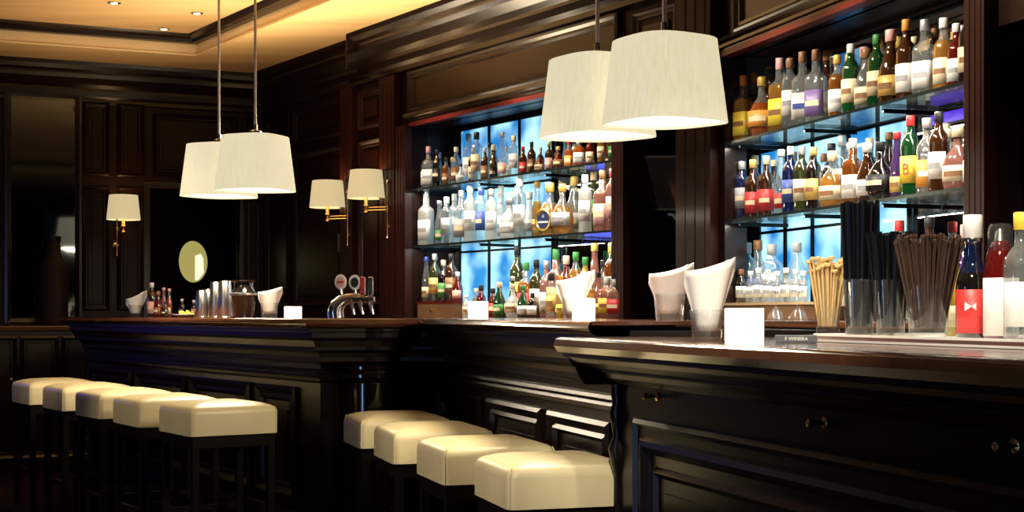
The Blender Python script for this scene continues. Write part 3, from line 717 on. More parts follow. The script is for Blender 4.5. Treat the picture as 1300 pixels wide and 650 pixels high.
LC = {'white': flat('label_white', (.86, .84, .78)), 'cream': flat('label_cream', (.82, .70, .46)), 'yellow': flat('label_yellow', (.90, .66, .06)),
 'gold': flat('label_gold', (.78, .52, .14), metal=.3), 'red': flat('label_red', (.60, .03, .03)), 'blue': flat('label_blue', (.05, .10, .38)),
 'navy': flat('label_navy', (.01, .02, .10)), 'black': flat('label_black', (.012, .012, .014)), 'green': flat('label_green', (.05, .25, .06)),
 'silver': flat('label_silver', (.6, .6, .6), metal=.6), 'purple': flat('label_purple', (.22, .14, .36)), 'pink': flat('label_pink', (.80, .42, .40)),
 'orange': flat('label_orange', (.82, .34, .06)), 'brown': flat('label_brown', (.25, .12, .05)), 'grey': flat('label_grey', (.35, .35, .36))}
# profile (r,z) in metres for a 0.30 m bottle; label z0,z1; cap z0,z1,r ; section exponent
BT = {
 'bordeaux': ([(0, .004), (.030, 0), (.0375, .004), (.038, .012), (.038, .185), (.036, .203), (.026, .222), (.0165, .236), (.0145, .25), (.0145, .292), (.0165, .293), (.0165, .299), (0, .3)], (.05, .15), (.262, .301, .0168), 2),
 'whisky': ([(0, .004), (.034, 0), (.0405, .005), (.041, .012), (.041, .170), (.039, .190), (.028, .208), (.0165, .222), (.015, .262), (.015, .27), (0, .27)], (.03, .135), (.258, .300, .0185), 2),
 'square': ([(0, .004), (.036, 0), (.040, .005), (.040, .175), (.037, .192), (.022, .207), (.0155, .215), (.0145, .265), (0, .266)], (.03, .135), (.255, .300, .018), 5),
 'vodka': ([(0, .006), (.031, 0), (.0355, .006), (.0355, .205), (.034, .216), (.022, .232), (.0150, .24), (.0145, .27), (0, .271)], (.06, .165), (.258, .300, .0185), 2),
 'slender': ([(0, .004), (.026, 0), (.031, .004), (.031, .13), (.029, .155), (.021, .195), (.0155, .235), (.0135, .285), (.016, .287), (.016, .295), (0, .296)], (.03, .10), (.268, .300, .017), 2),
 'decanter': ([(0, .006), (.042, 0), (.052, .008), (.056, .03), (.057, .09), (.052, .125), (.036, .155), (.019, .175), (.0165, .2), (.0165, .225), (0, .226)], (.035, .10), (.215, .262, .024), 2.6),
 'round': ([(0, .004), (.032, 0), (.048, .01), (.060, .05), (.063, .08), (.058, .115), (.040, .15), (.020, .175), (.016, .2), (.016, .24), (0, .241)], (.045, .115), (.225, .265, .021), 2),
 'gin': ([(0, .004), (.040, 0), (.046, .005), (.047, .14), (.045, .165), (.030, .182), (.017, .192), (.016, .22), (0, .221)], (.035, .125), (.205, .25, .022), 4),
 'flagon': ([(0, .004), (.038, 0), (.046, .006), (.047, .10), (.042, .13), (.028, .165), (.018, .195), (.016, .235), (0, .236)], (.03, .10), (.22, .262, .021), 2),
 'small': ([(0, .003), (.022, 0), (.026, .003), (.026, .095), (.023, .108), (.012, .122), (.011, .15), (0, .151)], (.025, .082), (.138, .165, .0145), 2),
}
BM = {}
def arcstrip(bm, r, z0, z1, e, a0=-72, a1=72, n=14, pr=None, d=.0010):
    cols = []
    for i in range(n+1):
        th = math.radians(-90 + a0 + (a1-a0)*i/n); x, y = cross(th, e)
        cols.append([bm.verts.new((x*(r+q), y*(r+q), z)) for z, q in ((z0, 0), (z0, d), (z1, d), (z1, 0))])
    for i in range(n):
        for k in range(3): bm.faces.new((cols[i][k], cols[i+1][k], cols[i+1][k+1], cols[i][k+1]))
def rad_at(prof, z):
    for (r0, z0), (r1, z1) in zip(prof[1:], prof[2:]):
        if z0 <= z <= z1 and z1 > z0: return r0+(r1-r0)*(z-z0)/(z1-z0)
    return prof[3][0]
def bottle_meshes(t):
    if t in BM: return BM[t]
    prof, (l0, l1), (c0, c1, cr_), e = BT[t]
    neck = next(i for i, (r, z) in enumerate(prof) if i > 4 and r < .62*max(p[0] for p in prof))
    b = NB(); lathe(b, prof, 24 if e == 2 else 32, e, mi=lambda k: 1 if k >= neck-1 else 0)
    for f in b.faces: f.smooth = True
    bmesh.ops.recalc_face_normals(b, faces=b.faces)
    me = bpy.data.meshes.new('bottle_'+t); me.materials.append(None); me.materials.append(None); b.to_mesh(me); b.free()
    b = NB(); r = max(rad_at(prof, l0), rad_at(prof, l1)); 
    if t in ('round',): r = .0632
    arcstrip(b, r+.0006, l0, l1, e); lm = bpy.data.meshes.new('label_'+t); lm.materials.append(None)
    for f in b.faces: f.smooth = True
    b.to_mesh(lm); b.free()
    b = NB(); z2 = l1 + (.22*(prof[neck][1]-l1)); 
    lathe(b, [(cr_*.93, c0), (cr_, c0+.001), (cr_, c1-.003), (cr_*.9, c1), (0, c1+.0005)], 16)
    for f in b.faces: f.smooth = True
    cm = bpy.data.meshes.new('cap_'+t); cm.materials.append(None); b.to_mesh(cm); b.free()
    # small printed band on the label
    b = NB(); m_ = (l0+l1)/2; arcstrip(b, r+.0018, m_-.012, m_+.010, e, -38, 38, 8, d=.0004)
    bm_ = bpy.data.meshes.new('band_'+t); bm_.materials.append(None); b.to_mesh(bm_); b.free()
    BM[t] = (me, lm, cm, bm_, c1); return BM[t]
PROTO = {}
def setm(o, ms):
    for i, m in enumerate(ms): o.material_slots[i].link = 'OBJECT'; o.material_slots[i].material = m
def bottle(t, loc, rz, h, liq, lab, cap, label, group, band=None, neck=None):
    me, lm, cm, bm_, c1 = bottle_meshes(t)
    if t not in PROTO:
        r = empty('bottle'); o = link('glass_body', me, r); l = link('label', lm, r); c = link('cap', cm, r); d = link('print', bm_, l); PROTO[t] = r
    else: r = copy_tree(PROTO[t])
    s = h/c1; r.location = loc; r.rotation_euler = (0, 0, rz); r.scale = (s if s < 1.05 else (1+s)/2, s if s < 1.05 else (1+s)/2, s)
    for ch in r.children:
        k = ch.name.split('.')[0]
        if k == 'glass_body': setm(ch, [GL[liq], GL[neck or (liq if liq not in ('golden', 'amber', 'orange') else 'clear')]])
        elif k == 'label':
            setm(ch, [LC[lab]])
            for g in ch.children: setm(g, [LC[band or ('brown' if lab in ('cream', 'gold', 'yellow') else 'grey' if lab in ('white', 'silver') else 'cream')]])
        elif k == 'cap': setm(ch, [LC[cap]])
    tag(r, label, 'bottle', group); return r
TN = {'bordeaux': 'wine-shaped bottle', 'whisky': 'round-shouldered bottle', 'square': 'square bottle', 'vodka': 'straight tall bottle', 'slender': 'slender bottle', 'decanter': 'squat decanter bottle', 'round': 'bulbous bottle', 'gin': 'stocky square bottle', 'flagon': 'flagon bottle', 'small': 'small bottle'}
ORD = ['first', 'second', 'third', 'fourth', 'fifth', 'sixth', 'seventh', 'eighth', 'ninth', 'tenth', '11th', '12th', '13th', '14th', '15th', '16th', '17th', '18th', '19th', '20th', '21st', '22nd', '23rd', '24th', '25th', '26th', '27th', '28th', '29th', '30th']
PLACED = []
def row(fr, v, z, items, where, group):
    """items: (px, type, top_py or height, liquid, label, cap)"""
    used = []
    for i, it in enumerate(items):
        px, t, h, liq, lab, cap = it[:6]; kw = it[6] if len(it) > 6 else {}
        v0_ = v + kw.pop('v', 0); best = None
        rb0 = max(p_[0] for p_ in BT[t][0])
        for dv in (0, .012, -.012, .025, -.025, .04, -.04, .055, -.055, .07, .085, .10, .115, .13, .15, -.08, -.11):
            vv = v0_ + dv
            if not (.066 - (.2 if z < 1.2 else .0) <= vv <= NICHE-.088): continue
            u = fr.up(px, vv); P = fr.P(u, vv, z); hh = (H+(CY-h)*P.y/F) - z if h > 1 else h
            s__ = hh/BT[t][2][1]; rr_ = rb0*(s__ if s__ < 1.05 else (1+s__)/2)*(1.19 if BT[t][3] > 2 else 1)
            gap = min([(P-q).length-(rr_+w_) for q, w_ in PLACED if abs(q.z-z) < .09] + [9])
            if best is None or gap > best[0]: best = (gap, P, hh, rr_)
            if gap > .001: break
        if best[0] < -.002: continue
        _, P, h, rr_ = best; PLACED.append((P, rr_))
        own = kw.pop('label', None)
        lbl = own or '%s %s, %s label, %s from left, %s' % ({'clear': 'clear', 'frosted': 'frosted white'}.get(liq, liq), TN[t], lab, ORD[i], where)
        bottle(t, P, fr.a + math.radians(32 + random.uniform(-12, 12)) + kw.pop('rz', 0), h, liq, lab, cap, lbl, group, **kw)
B1 = [(922, 'small', 128, 'clear', 'white', 'black'), (929, 'whisky', 100, 'brown', 'white', 'gold', dict(v=.1)), (944, 'square', 96, 'golden', 'yellow', 'orange'), (956, 'whisky', 92, 'amber', 'gold', 'orange', dict(v=.10)),
 (967, 'round', 98, 'orange', 'orange', 'gold'), (978, 'whisky', 88, 'brown', 'brown', 'black', dict(v=.08)), (990, 'square', 74, 'golden', 'yellow', 'pink'), (1003, 'vodka', 74, 'clear', 'white', 'brown'),
 (1019, 'square', 66, 'clear', 'white', 'brown', dict(band='blue')), (1036, 'square', 63, 'clear', 'purple', 'brown'), (1050, 'whisky', 64, 'brown', 'cream', 'brown', dict(v=.1)), (1063, 'whisky', 70, 'amber', 'white', 'gold'),
 (1080, 'bordeaux', 56, 'green', 'cream', 'white'), (1097, 'whisky', 60, 'olive', 'cream', 'pink', dict(v=.09)), (1113, 'bordeaux', 44, 'green', 'cream', 'green', dict(label='dark green wine-shaped bottle with cream label on the right upper shelf')), (1131, 'flagon', 38, 'brown', 'gold', 'pink'),
 (1151, 'whisky', 25, 'brown', 'white', 'orange'), (1174, 'square', 25, 'clear', 'white', 'silver', dict(neck='clear')), (1187, 'bordeaux', 36, 'brown', 'gold', 'brown', dict(v=.12)), (1198, 'whisky', 23, 'golden', 'cream', 'white', dict(neck='clear')),
 (1214, 'whisky', 30, 'red', 'white', 'white'), (1229, 'bordeaux', 12, 'dark', 'cream', 'black')]
row(WB, .085, 2.041, B1, 'right back bar upper shelf', 'bottles on the right back bar upper shelf')
B2 = [(918, 'gin', 205, 'golden', 'gold', 'yellow'), (930, 'slender', 205, 'teal', 'teal' if 0 else 'blue', 'green'), (942, 'vodka', 205, 'blue', 'grey', 'silver'), (956, 'whisky', 203, 'brown', 'red', 'gold'),
 (973, 'whisky', 198, 'brown', 'red', 'cream', dict(label='second red-labelled dark brown bottle, middle left of the right lower glass shelf')), (984, 'bordeaux', 205, 'brown', 'black', 'brown', dict(v=.12)), (992, 'slender', 190, 'clear', 'red', 'white'), (1004, 'bordeaux', 186, 'blue', 'blue', 'white'), (1018, 'bordeaux', 186, 'olive', 'cream', 'silver'),
 (1033, 'bordeaux', 187, 'dark', 'gold', 'gold'), (1046, 'whisky', 195, 'golden', 'cream', 'brown', dict(v=.13)), (1057, 'decanter', 192, 'golden', 'cream', 'cream'), (1069, 'vodka', 172, 'clear', 'cream', 'silver', dict(v=.13)), (1083, 'square', 176, 'amber', 'white', 'white', dict(neck='amber')),
 (1101, 'flagon', 182, 'brown', 'white', 'white', dict(v=.1)), (1118, 'round', 180, 'dark', 'black', 'black', dict(label='black bulbous bottle on the right back bar lower shelf beside a purple one')), (1139, 'slender', 168, 'purple', 'gold', 'red'),
 (1156, 'bordeaux', 147, 'green', 'yellow', 'red', dict(label='green bottle with yellow label and bright red cap on the right lower shelf', band='yellow', rz=.0)),
 (1177, 'whisky', 150, 'clear', 'orange', 'silver', dict(band='white')), (1192, 'bordeaux', 142, 'brown', 'white', 'black'), (1204, 'whisky', 164, 'clear', 'pink', 'cream', dict(v=.12)), (1216, 'decanter', 160, 'pink', 'cream', 'cream'), (1234, 'whisky', 160, 'dark', 'white', 'cream')]
def filler(px0, px1, n, y0, y1, seed, cols):
    r_ = random.Random(seed); out = []
    for i in range(n):
        px = px0 + (px1-px0)*i/(n-1)
        out.append((px, r_.choice(['bordeaux', 'whisky', 'slender', 'square', 'vodka', 'flagon']), y0+(y1-y0)*i/(n-1)+r_.uniform(-6, 8), r_.choice(cols), r_.choice(['white', 'cream', 'gold', 'brown', 'black']), r_.choice(['black', 'silver', 'brown', 'gold', 'cream'])))
    return out
row(WB, .2, 2.041, filler(936, 1222, 15, 98, 26, 3, ['brown', 'amber', 'dark', 'clear', 'olive', 'brown']), 'rear row, right upper shelf', 'bottles in the rear row of the right upper shelf')
row(WB, .2, 1.656, filler(934, 1226, 13, 206, 158, 4, ['brown', 'clear', 'dark', 'clear', 'olive', 'amber']), 'rear row, right lower shelf', 'bottles in the rear row of the right lower shelf')
row(WA, .2, 2.041, filler(536, 772, 12, 190, 176, 5, ['brown', 'clear', 'dark', 'clear', 'red', 'amber']), 'rear row, left upper shelf', 'bottles in the rear row of the left upper shelf')
row(WB, .085, 1.656, B2, 'right back bar lower shelf', 'bottles on the right back bar lower shelf')
A1 = [(533, 'square', 190, 'clear', 'white', 'brown'), (544, 'square', 186, 'clear', 'white', 'pink'), (555, 'bordeaux', 190, 'dark', 'black', 'black'), (566, 'whisky', 200, 'amber', 'brown', 'black'), (575, 'flagon', 200, 'brown', 'gold', 'gold', dict(v=.13)),
 (585, 'round', 208, 'frosted', 'white', 'black'), (595, 'vodka', 170, 'clear', 'white', 'silver', dict(v=.09)), (605, 'vodka', 168, 'clear', 'cream', 'black'), (616, 'whisky', 188, 'brown', 'brown', 'silver'), (627, 'flagon', 184, 'brown', 'black', 'cream', dict(v=.12)),
 (638, 'slender', 168, 'clear', 'pink', 'silver'), (652, 'vodka', 172, 'clear', 'white', 'cream'), (664, 'whisky', 186, 'brown', 'red', 'red'), (675, 'bordeaux', 180, 'brown', 'brown', 'black', dict(v=.1)), (685, 'decanter', 192, 'red', 'cream', 'white'), (697, 'whisky', 180, 'brown', 'pink', 'gold'),
 (709, 'round', 186, 'red', 'brown', 'gold'), (722, 'square', 178, 'orange', 'orange', 'red'), (735, 'gin', 176, 'orange', 'white', 'white'), (749, 'whisky', 172, 'red', 'cream', 'white'), (763, 'vodka', 168, 'golden', 'cream', 'cream'), (777, 'bordeaux', 165, 'olive', 'green', 'green')]
row(WA, .085, 2.041, A1, 'left back bar upper shelf', 'bottles on the left back bar upper shelf')
A2 = [(532, 'vodka', 248, 'clear', 'white', 'blue'), (541, 'square', 240, 'frosted', 'white', 'silver'), (550, 'vodka', 250, 'clear', 'silver', 'white', dict(v=.14)), (558, 'slender', 255, 'clear', 'green', 'silver'), (567, 'vodka', 250, 'clear', 'silver', 'white'), (577, 'vodka', 246, 'frosted', 'white', 'white', dict(v=.13)),
 (586, 'square', 242, 'clear', 'grey', 'silver'), (597, 'vodka', 236, 'frosted', 'white', 'white'), (611, 'vodka', 238, 'clear', 'blue', 'blue'), (624, 'vodka', 240, 'frosted', 'white', 'silver'), (636, 'square', 236, 'frosted', 'white', 'white', dict(v=.12)), (647, 'decanter', 250, 'frosted', 'white', 'silver'),
 (660, 'vodka', 226, 'clear', 'white', 'white'), (672, 'round', 244, 'frosted', 'silver', 'white', dict(v=.12)), (682, 'slender', 230, 'golden', 'gold', 'gold', dict(v=.11)),
 (698, 'decanter', 232, 'golden', 'navy', 'gold', dict(label='squat gold-ringed bottle with navy emblem label on the left lower glass shelf', band='white')),
 (714, 'round', 234, 'golden', 'silver', 'gold'), (729, 'flagon', 224, 'clear', 'grey', 'gold'), (743, 'vodka', 222, 'frosted', 'white', 'white'), (754, 'vodka', 218, 'olive', 'green', 'cream', dict(v=.11)), (765, 'square', 216, 'pink', 'pink', 'brown'), (778, 'vodka', 214, 'pink', 'pink', 'red')]
row(WA, .085, 1.656, A2, 'left back bar lower shelf', 'bottles on the left back bar lower shelf')
A3 = [(532, 'whisky', 332, 'olive', 'white', 'silver'), (541, 'slender', 326, 'clear', 'cream', 'blue'), (552, 'bordeaux', 322, 'olive', 'gold', 'silver'), (563, 'whisky', 330, 'dark', 'green', 'cream'), (573, 'bordeaux', 322, 'brown', 'brown', 'black'), (581, 'flagon', 345, 'red', 'pink', 'white')]
row(WA, .11, 1.273, A3, 'on the left back bar riser box', 'bottles on the wooden riser box')
rnd = random.Random(11)
liqs = ['green', 'olive', 'brown', 'amber', 'golden', 'yellow', 'clear', 'red', 'dark', 'pink', 'orange']; labs_ = ['white', 'cream', 'red', 'gold', 'green', 'black', 'pink', 'yellow']; caps_ = ['black', 'white', 'red', 'gold', 'green', 'cream', 'silver']
A4 = []
for i, px in enumerate([597, 612, 628, 655, 668, 681, 694, 706, 719, 731, 743, 755, 766, 777]):
    A4.append((px, rnd.choice(['bordeaux', 'whisky', 'slender', 'square', 'flagon', 'vodka']), (372 if px < 640 else 322 + rnd.uniform(-14, 12)), rnd.choice(liqs), rnd.choice(labs_), rnd.choice(caps_)))
A4[0] = (605, 'small', 366, 'golden', 'gold', 'cream'); A4[1] = (611, 'small', 362, 'red', 'brown', 'black'); A4[2] = (626, 'small', 366, 'red', 'red', 'black')
A4[3] = (657, 'bordeaux', 312, 'olive', 'yellow', 'black')
row(WA, .15, 1.166, A4, 'left cabinet back row', 'bottles standing on the left back cabinet')
A5 = []
for i, px in enumerate([590, 640, 651, 664, 676, 688, 700, 712, 724, 736, 748, 760, 771, 781]):
    A5.append((px, rnd.choice(['slender', 'whisky', 'flagon', 'small', 'gin']), 352 + rnd.uniform(-8, 14), rnd.choice(liqs), rnd.choice(labs_), rnd.choice(caps_)))
A5[0] = (592, 'small', 374, 'frosted', 'cream', 'white', dict(v=-.03)); A5[1] = (634, 'flagon', 358, 'green', 'green', 'cream'); A5[5] = (664, 'flagon', 362, 'green', 'white', 'green'); A5[4] = (651, 'round', 360, 'frosted', 'cream', 'cream'); A5[3] = (676, 'gin', 372, 'dark', 'white', 'black')
A5.sort(); A5[8] = (712, 'slender', 350, 'yellow', 'yellow', 'orange')
row(WA, -.02, 1.166, A5, 'left cabinet middle row', 'bottles standing on the left back cabinet')
B3 = []
for i, px in enumerate([931, 941, 953, 963, 975, 987, 998, 1010, 1020]):
    B3.append((px, 'small', 340 + (i % 3)*2, 'clear' if i > 1 else 'dark', 'white', 'white' if i > 1 else 'brown', dict(v=0)))
row(WB, .05, 1.248, B3, 'on the pale riser shelf', 'white-labelled small bottles on the pale riser shelf')
B4 = [(935, 'flagon', 312, 'blue', 'grey', 'brown'), (948, 'gin', 308, 'teal', 'blue', 'grey'), (962, 'flagon', 305, 'clear', 'blue', 'brown'), (980, 'gin', 310, 'clear', 'silver', 'grey'), (1012, 'flagon', 308, 'clear', 'grey', 'grey'), (1078, 'bordeaux', 300, 'dark', 'white', 'white'), (1142, 'slender', 280, 'clear', 'white', 'red'), (1180, 'slender', 275, 'brown', 'white', 'black'), (1226, 'whisky', 285, 'purple', 'pink', 'pink')]
row(WB, .20, 1.248 if 0 else 1.166, B4[5:], 'right cabinet back row', 'bottles standing on the right back cabinet')
row(WB, .17, 1.248, B4[:5], 'rear of the pale riser', 'bottles at the rear of the pale riser shelf')
for o in list(COL.objects):
    if o.get('label', '').startswith('squat gold-ringed'):
        b = NB(); n_ = 28
        tube(b, [(.046*math.cos(2*math.pi*i/n_), -.0655-.012*0, .075+.050*math.sin(2*math.pi*i/n_)) for i in range(n_+1)], .007, 8, False); e_ = obj('gold_wreath', b, mat('gold_metal', (.85, .58, .18), .3, 1), o, smooth=True); e_['label'] = 'raised gold ring'
        b = NB(); lathe(b, [(0, 0), (.040, 0), (.040, .004), (0, .005)], 28); e_ = obj('emblem_disc', b, LC['navy'], o); e_.matrix_local = Matrix.Translation((0, -.0605, .075)) @ Matrix.Rotation(math.pi/2, 4, 'X')
        b = NB(); box(b, -.032, .032, -.067, -.065, .062, .070); obj('emblem_band', b, LC['white'], o)
        b = NB(); prism(b, [(-.008, -.006), (.008, -.006), (0, .010)], 0, .001); e_ = obj('emblem_star', b, LC['silver'], o); e_.matrix_local = Matrix.Translation((0, -.0655, .095)) @ Matrix.Rotation(math.pi/2, 4, 'X')
# lettering on the yellow label
def text(body, size, M, m, parent=None, ext=.0004, name='lettering', al='CENTER', xs=1):
    c = bpy.data.curves.new(name, 'FONT'); c.body = body; c.size = size; c.extrude = ext; c.align_x = al; c.align_y = 'CENTER'
    t_ = bpy.data.objects.new(name, c); COL.objects.link(t_); dg = bpy.context.evaluated_depsgraph_get()
    me = bpy.data.meshes.new_from_object(t_.evaluated_get(dg)); bpy.data.objects.remove(t_)
    me.materials.clear(); o = link(name, me, parent, m); o.matrix_local = M @ Matrix.Rotation(math.pi/2, 4, 'X') @ Matrix.Diagonal((xs, 1, 1, 1)); return o
for o in list(COL.objects):
    if o.get('label', '').startswith('green bottle with yellow label'):
        for ch in o.children:
            if ch.name.startswith('label'): text('B', .060, Matrix.Translation((0.0, -.0405, .10)), LC['red'], ch, xs=.8)
# ------------------------------------------------------------------ added violet glow standing in for a reflection, right niche end
vp = empty('reflection_glow_panel', M=WB.M, label='added violet glow imitating a reflection at the right end of right back bar', cat='reflection glow')
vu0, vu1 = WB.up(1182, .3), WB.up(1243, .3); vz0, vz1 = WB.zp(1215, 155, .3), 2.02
b = NB(); box(b, vu0, min(vu1, b_n1-.01), .295, .315, vz0, vz1); obj('added_housing', b, STEELB, vp)
b = NB(); box(b, vu0+.006, min(vu1, b_n1-.01)-.006, .292, .2945, vz0+.006, vz1-.006); obj('reflection_glow_face', b, mat('violet_glow', (.1, .05, .3), .3, emis=(.10, .04, .75), es=.9), vp)
# ------------------------------------------------------------------ screen in the alcove
tv = empty('monitor', label='small black monitor tilted down in the dark alcove between the back bars', cat='monitor')
P = WA.P(WA.up(833, .12), .12, 1.90); tv.location = P; tv.rotation_euler = (math.radians(14), math.radians(4), WA.a + math.radians(6))
b = NB(); box(b, -.20, .20, 0, .035, -.15, .15); obj('case', b, STEELB, tv, bev=.006)
b = NB(); box(b, -.185, .185, -.002, .0005, -.13, .138); obj('screen', b, mat('dark_screen', (.006, .005, .005), .08, coat=.5), tv)
b = NB(); frame_rect(b, -.2, .2, -.15, .15, [(0, 0), (0, .004), (.012, .004), (.015, 0)]); obj('bezel', b, mat('bezel_gloss', (.02, .02, .02), .12), tv)
b = NB(); tube(b, [(0, .03, 0), (0, .2, -.05), (0, .34, -.05)], .018, 10); obj('bracket', b, STEELB, tv)
b = NB(); box(b, -.09, .0, .10, .115, -.20, -.185); tube(b, [(-.01, .10, -.19), (.05, .10, -.25)], .006, 8); o = obj('shelf_clip', b, PAPER, tv); o['label'] = 'small white bracket clip'
# ------------------------------------------------------------------ big dark bottle on the sideboard
bb = empty('display_bottle', WF.P(WF.up(68, -.17), -.17, zs), AF, label='big dark brown display bottle standing before the wall mirror at far left', cat='bottle')
b = NB(); lathe(b, [(0, .0), (.10, 0), (.108, .008), (.110, .42), (.106, .45), (.08, .50), (.058, .54), (.052, .58), (.050, .66), (0, .66)], 36); obj('glass_body', b, mat('dark_brown_glass', (.016, .0055, .004), .6, spec=.2), bb, smooth=True)
b = NB(); lathe(b, [(.053, .645), (.056, .65), (.056, .685), (0, .69)], 24); obj('stopper', b, BLACKW, bb, smooth=True)

# ------------------------------------------------------------------ table-top things
CG = glass('tumbler_glass', (.95, .97, .97), .05, .03, .02, .45)
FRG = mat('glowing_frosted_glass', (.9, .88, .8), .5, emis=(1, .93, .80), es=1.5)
def tumbler(r, h, par=None, name='tumbler', m=None):
    b = NB(); lathe(b, [(0, 0), (r*.80, 0), (r*.84, .004), (r, h-.001), (r-.0015, h), (r-.0035, h-.001), (r*.82-.003, .022), (0, .022)], 28)
    return obj(name, b, m or CG, par, smooth=True)
def napkin_mesh(hl, hr, rb, rt, n=26, fold=0):
    b = NB(); rows_ = []
    for i in range(n+1):
        s_ = i/n; a = math.radians(-205 + 230*s_); x0, y0 = math.cos(a), math.sin(a)
        top = hl + (hr-hl)*max(0, min(1, (x0+1)/2))**1.7 - (.035 if y0 > .1 else 0)
        col = []
        for k in range(9):
            q = k/8; z = .024 + (top-.024)*q; r = rb + (rt-rb)*q**1.15*(.80+.30*max(0, x0)) * (1+.05*math.sin(a*5+fold))
            col.append(b.verts.new((x0*r, y0*r*.62, z)))
        rows_.append(col)
    for i in range(n):
        for k in range(8): b.faces.new((rows_[i][k], rows_[i+1][k], rows_[i+1][k+1], rows_[i][k+1]))
    return b
def napkin_glass(p, gr, gh, hl, hr, rt, rz, labg, labn):
    g = tumbler(gr, gh); g.location = p; tag(g, labg, 'glass')
    n_ = empty('folded_napkin', p, rz, label=labn, cat='napkin', group='napkins folded in tumblers')
    o = obj('outer_fold', napkin_mesh(hl, hr, gr*.60, rt), NAPK, n_, smooth=True); m = o.modifiers.new('s', 'SOLIDIFY'); m.thickness = .002
    o = obj('inner_fold', napkin_mesh(hl*.93, hr*.97, gr*.40, rt*.72, fold=2), NAPK, n_, smooth=True); m = o.modifiers.new('s', 'SOLIDIFY'); m.thickness = .002
def candle(p, s, h, rz, lab):
    c = empty('candle_holder', p, rz, label=lab, cat='candle holder', group='glowing square candle holders')
    b = NB(); e_ = .004
    lathe(b, [(0, 0), (s*.485, 0), (s*.5, .003), (s*.5, h-.001), (s*.49, h), (s*.44, h-.001), (s*.44, .010), (0, .010)], 32, 9)
    obj('glass_cube', b, FRG, c, smooth=True)
    b = NB(); lathe(b, [(0, .011), (s*.3, .011), (s*.3, h*.45), (0, h*.45)], 18); obj('tealight', b, PAPER, c)
    b = NB(); lathe(b, [(0, h*.46), (.003, h*.5), (.0045, h*.58), (.002, h*.7), (0, h*.76)], 10); obj('flame', b, emis('flame_glow', (1, .6, .2), 6), c, smooth=True)
    l = bpy.data.lights.new('candle_light', 'POINT'); l.energy = .5; l.color = (1, .75, .45); l.shadow_soft_size = .02; lo = bpy.data.objects.new('candle_light', l); COL.objects.link(lo); lo.location = (p[0], p[1], p[2]+h+.03)
def onA(px, off, z=None):
    Y = (3.617+off*1.202)/(.667+(px-CX)/F); return gp(px, Y, T1+.0008 if z is None else z)
def onB(px, off): Y = (1.83+off*1.048)/(.313+(px-CX)/F); return gp(px, Y, T1+.0008)
def on3(px, Y, dz=.0008): return gp(px, Y*.94, T3+dz)
candle(on3(945, 3.97), .098, .088, math.radians(-14), 'glowing white square candle holder on the right foreground counter')
candle(onB(607, .10), .075, .082, math.radians(-30), 'glowing white square candle holder on middle counter before the bottles')
candle(onB(741, .12), .075, .080, math.radians(-20), 'glowing white square candle holder directly in front of the middle napkin glass')
candle(onA(372, .25), .085, .062, math.radians(20), 'small glowing square candle holder on the left counter right of a napkin')
napkin_glass(on3(898, 4.30), .050, .085, .195, .235, .078, .1, 'clear tumbler with tall white napkin beside the big candle holder', 'tall white folded napkin nearest, beside the big glowing candle holder')
napkin_glass(onB(850, .30), .058, .095, .165, .205, .085, .15, 'clear tumbler with slanted white napkin, just left of the tallest napkin', 'slanted white folded napkin just left of the tallest one, before the alcove')
napkin_glass(onB(728, .25), .050, .09, .16, .205, .085, .1, 'clear tumbler with napkin before the crowded left back bar bottles', 'white folded napkin standing before the crowded left back bar bottles')
napkin_glass(onA(342, .30), .052, .085, .145, .175, .07, .1, 'clear tumbler with napkin between black pot and small candle', 'white folded napkin on the left counter between black pot and candle')
napkin_glass(onA(172, .30), .050, .085, .125, .185, .075, .1, 'clear tumbler with napkin at the left end of the left counter', 'white folded napkin at the far left end of the left counter')
# bottles on the left counter
def cb(px, off, t, h, liq, lab, cap, lb, grp='small bottles on the left counter', **k): bottle(t, onA(px, off), AA+math.radians(20), h, liq, lab, cap, lb, grp, **k)
cb(193, .32, 'whisky', .235, 'brown', 'pink', 'white', 'dark bottle with white cap right of the left counter end napkin')
cb(201, .22, 'flagon', .17, 'red', 'brown', 'brown', 'reddish flagon bottle in front of the white-capped dark bottle')
cb(208, .35, 'slender', .20, 'pink', 'orange', 'pink', 'slim pink bottle left of its twin on the left counter')
cb(215, .33, 'slender', .19, 'orange', 'cream', 'pink', 'slim orange bottle right of its pink twin on the left counter')
cb(210, .12, 'round', .10, 'dark', 'black', 'black', 'little black round bottle in front of the slim pink ones')
cb(231, .34, 'small', .12, 'dark', 'black', 'silver', 'short dark bottle with pale cap behind the lemon dish, left')
cb(246, .34, 'small', .11, 'dark', 'brown', 'silver', 'short dark bottle with pale cap behind the lemon dish, right')
ds = empty('lemon_dish', onA(236, .2), 0, label='shallow white dish with lemon slices on the left counter', cat='dish')
b = NB(); lathe(b, [(0, .004), (.05, 0), (.085, .018), (.082, .020), (.05, .006), (0, .008)], 28); obj('plate', b, PAPER, ds, smooth=True)
for i in range(6):
    b = NB(); lathe(b, [(0, 0), (.022, 0), (.024, .003), (.022, .006), (0, .006)], 18); o = obj('lemon_slice', b, flat('lemon', (.85, .70, .10)), ds, smooth=True); o.location = (.03*math.cos(i*1.05)+.005, .03*math.sin(i*1.05), .014+i*.002); o.rotation_euler = (.3, .2*i, 0)
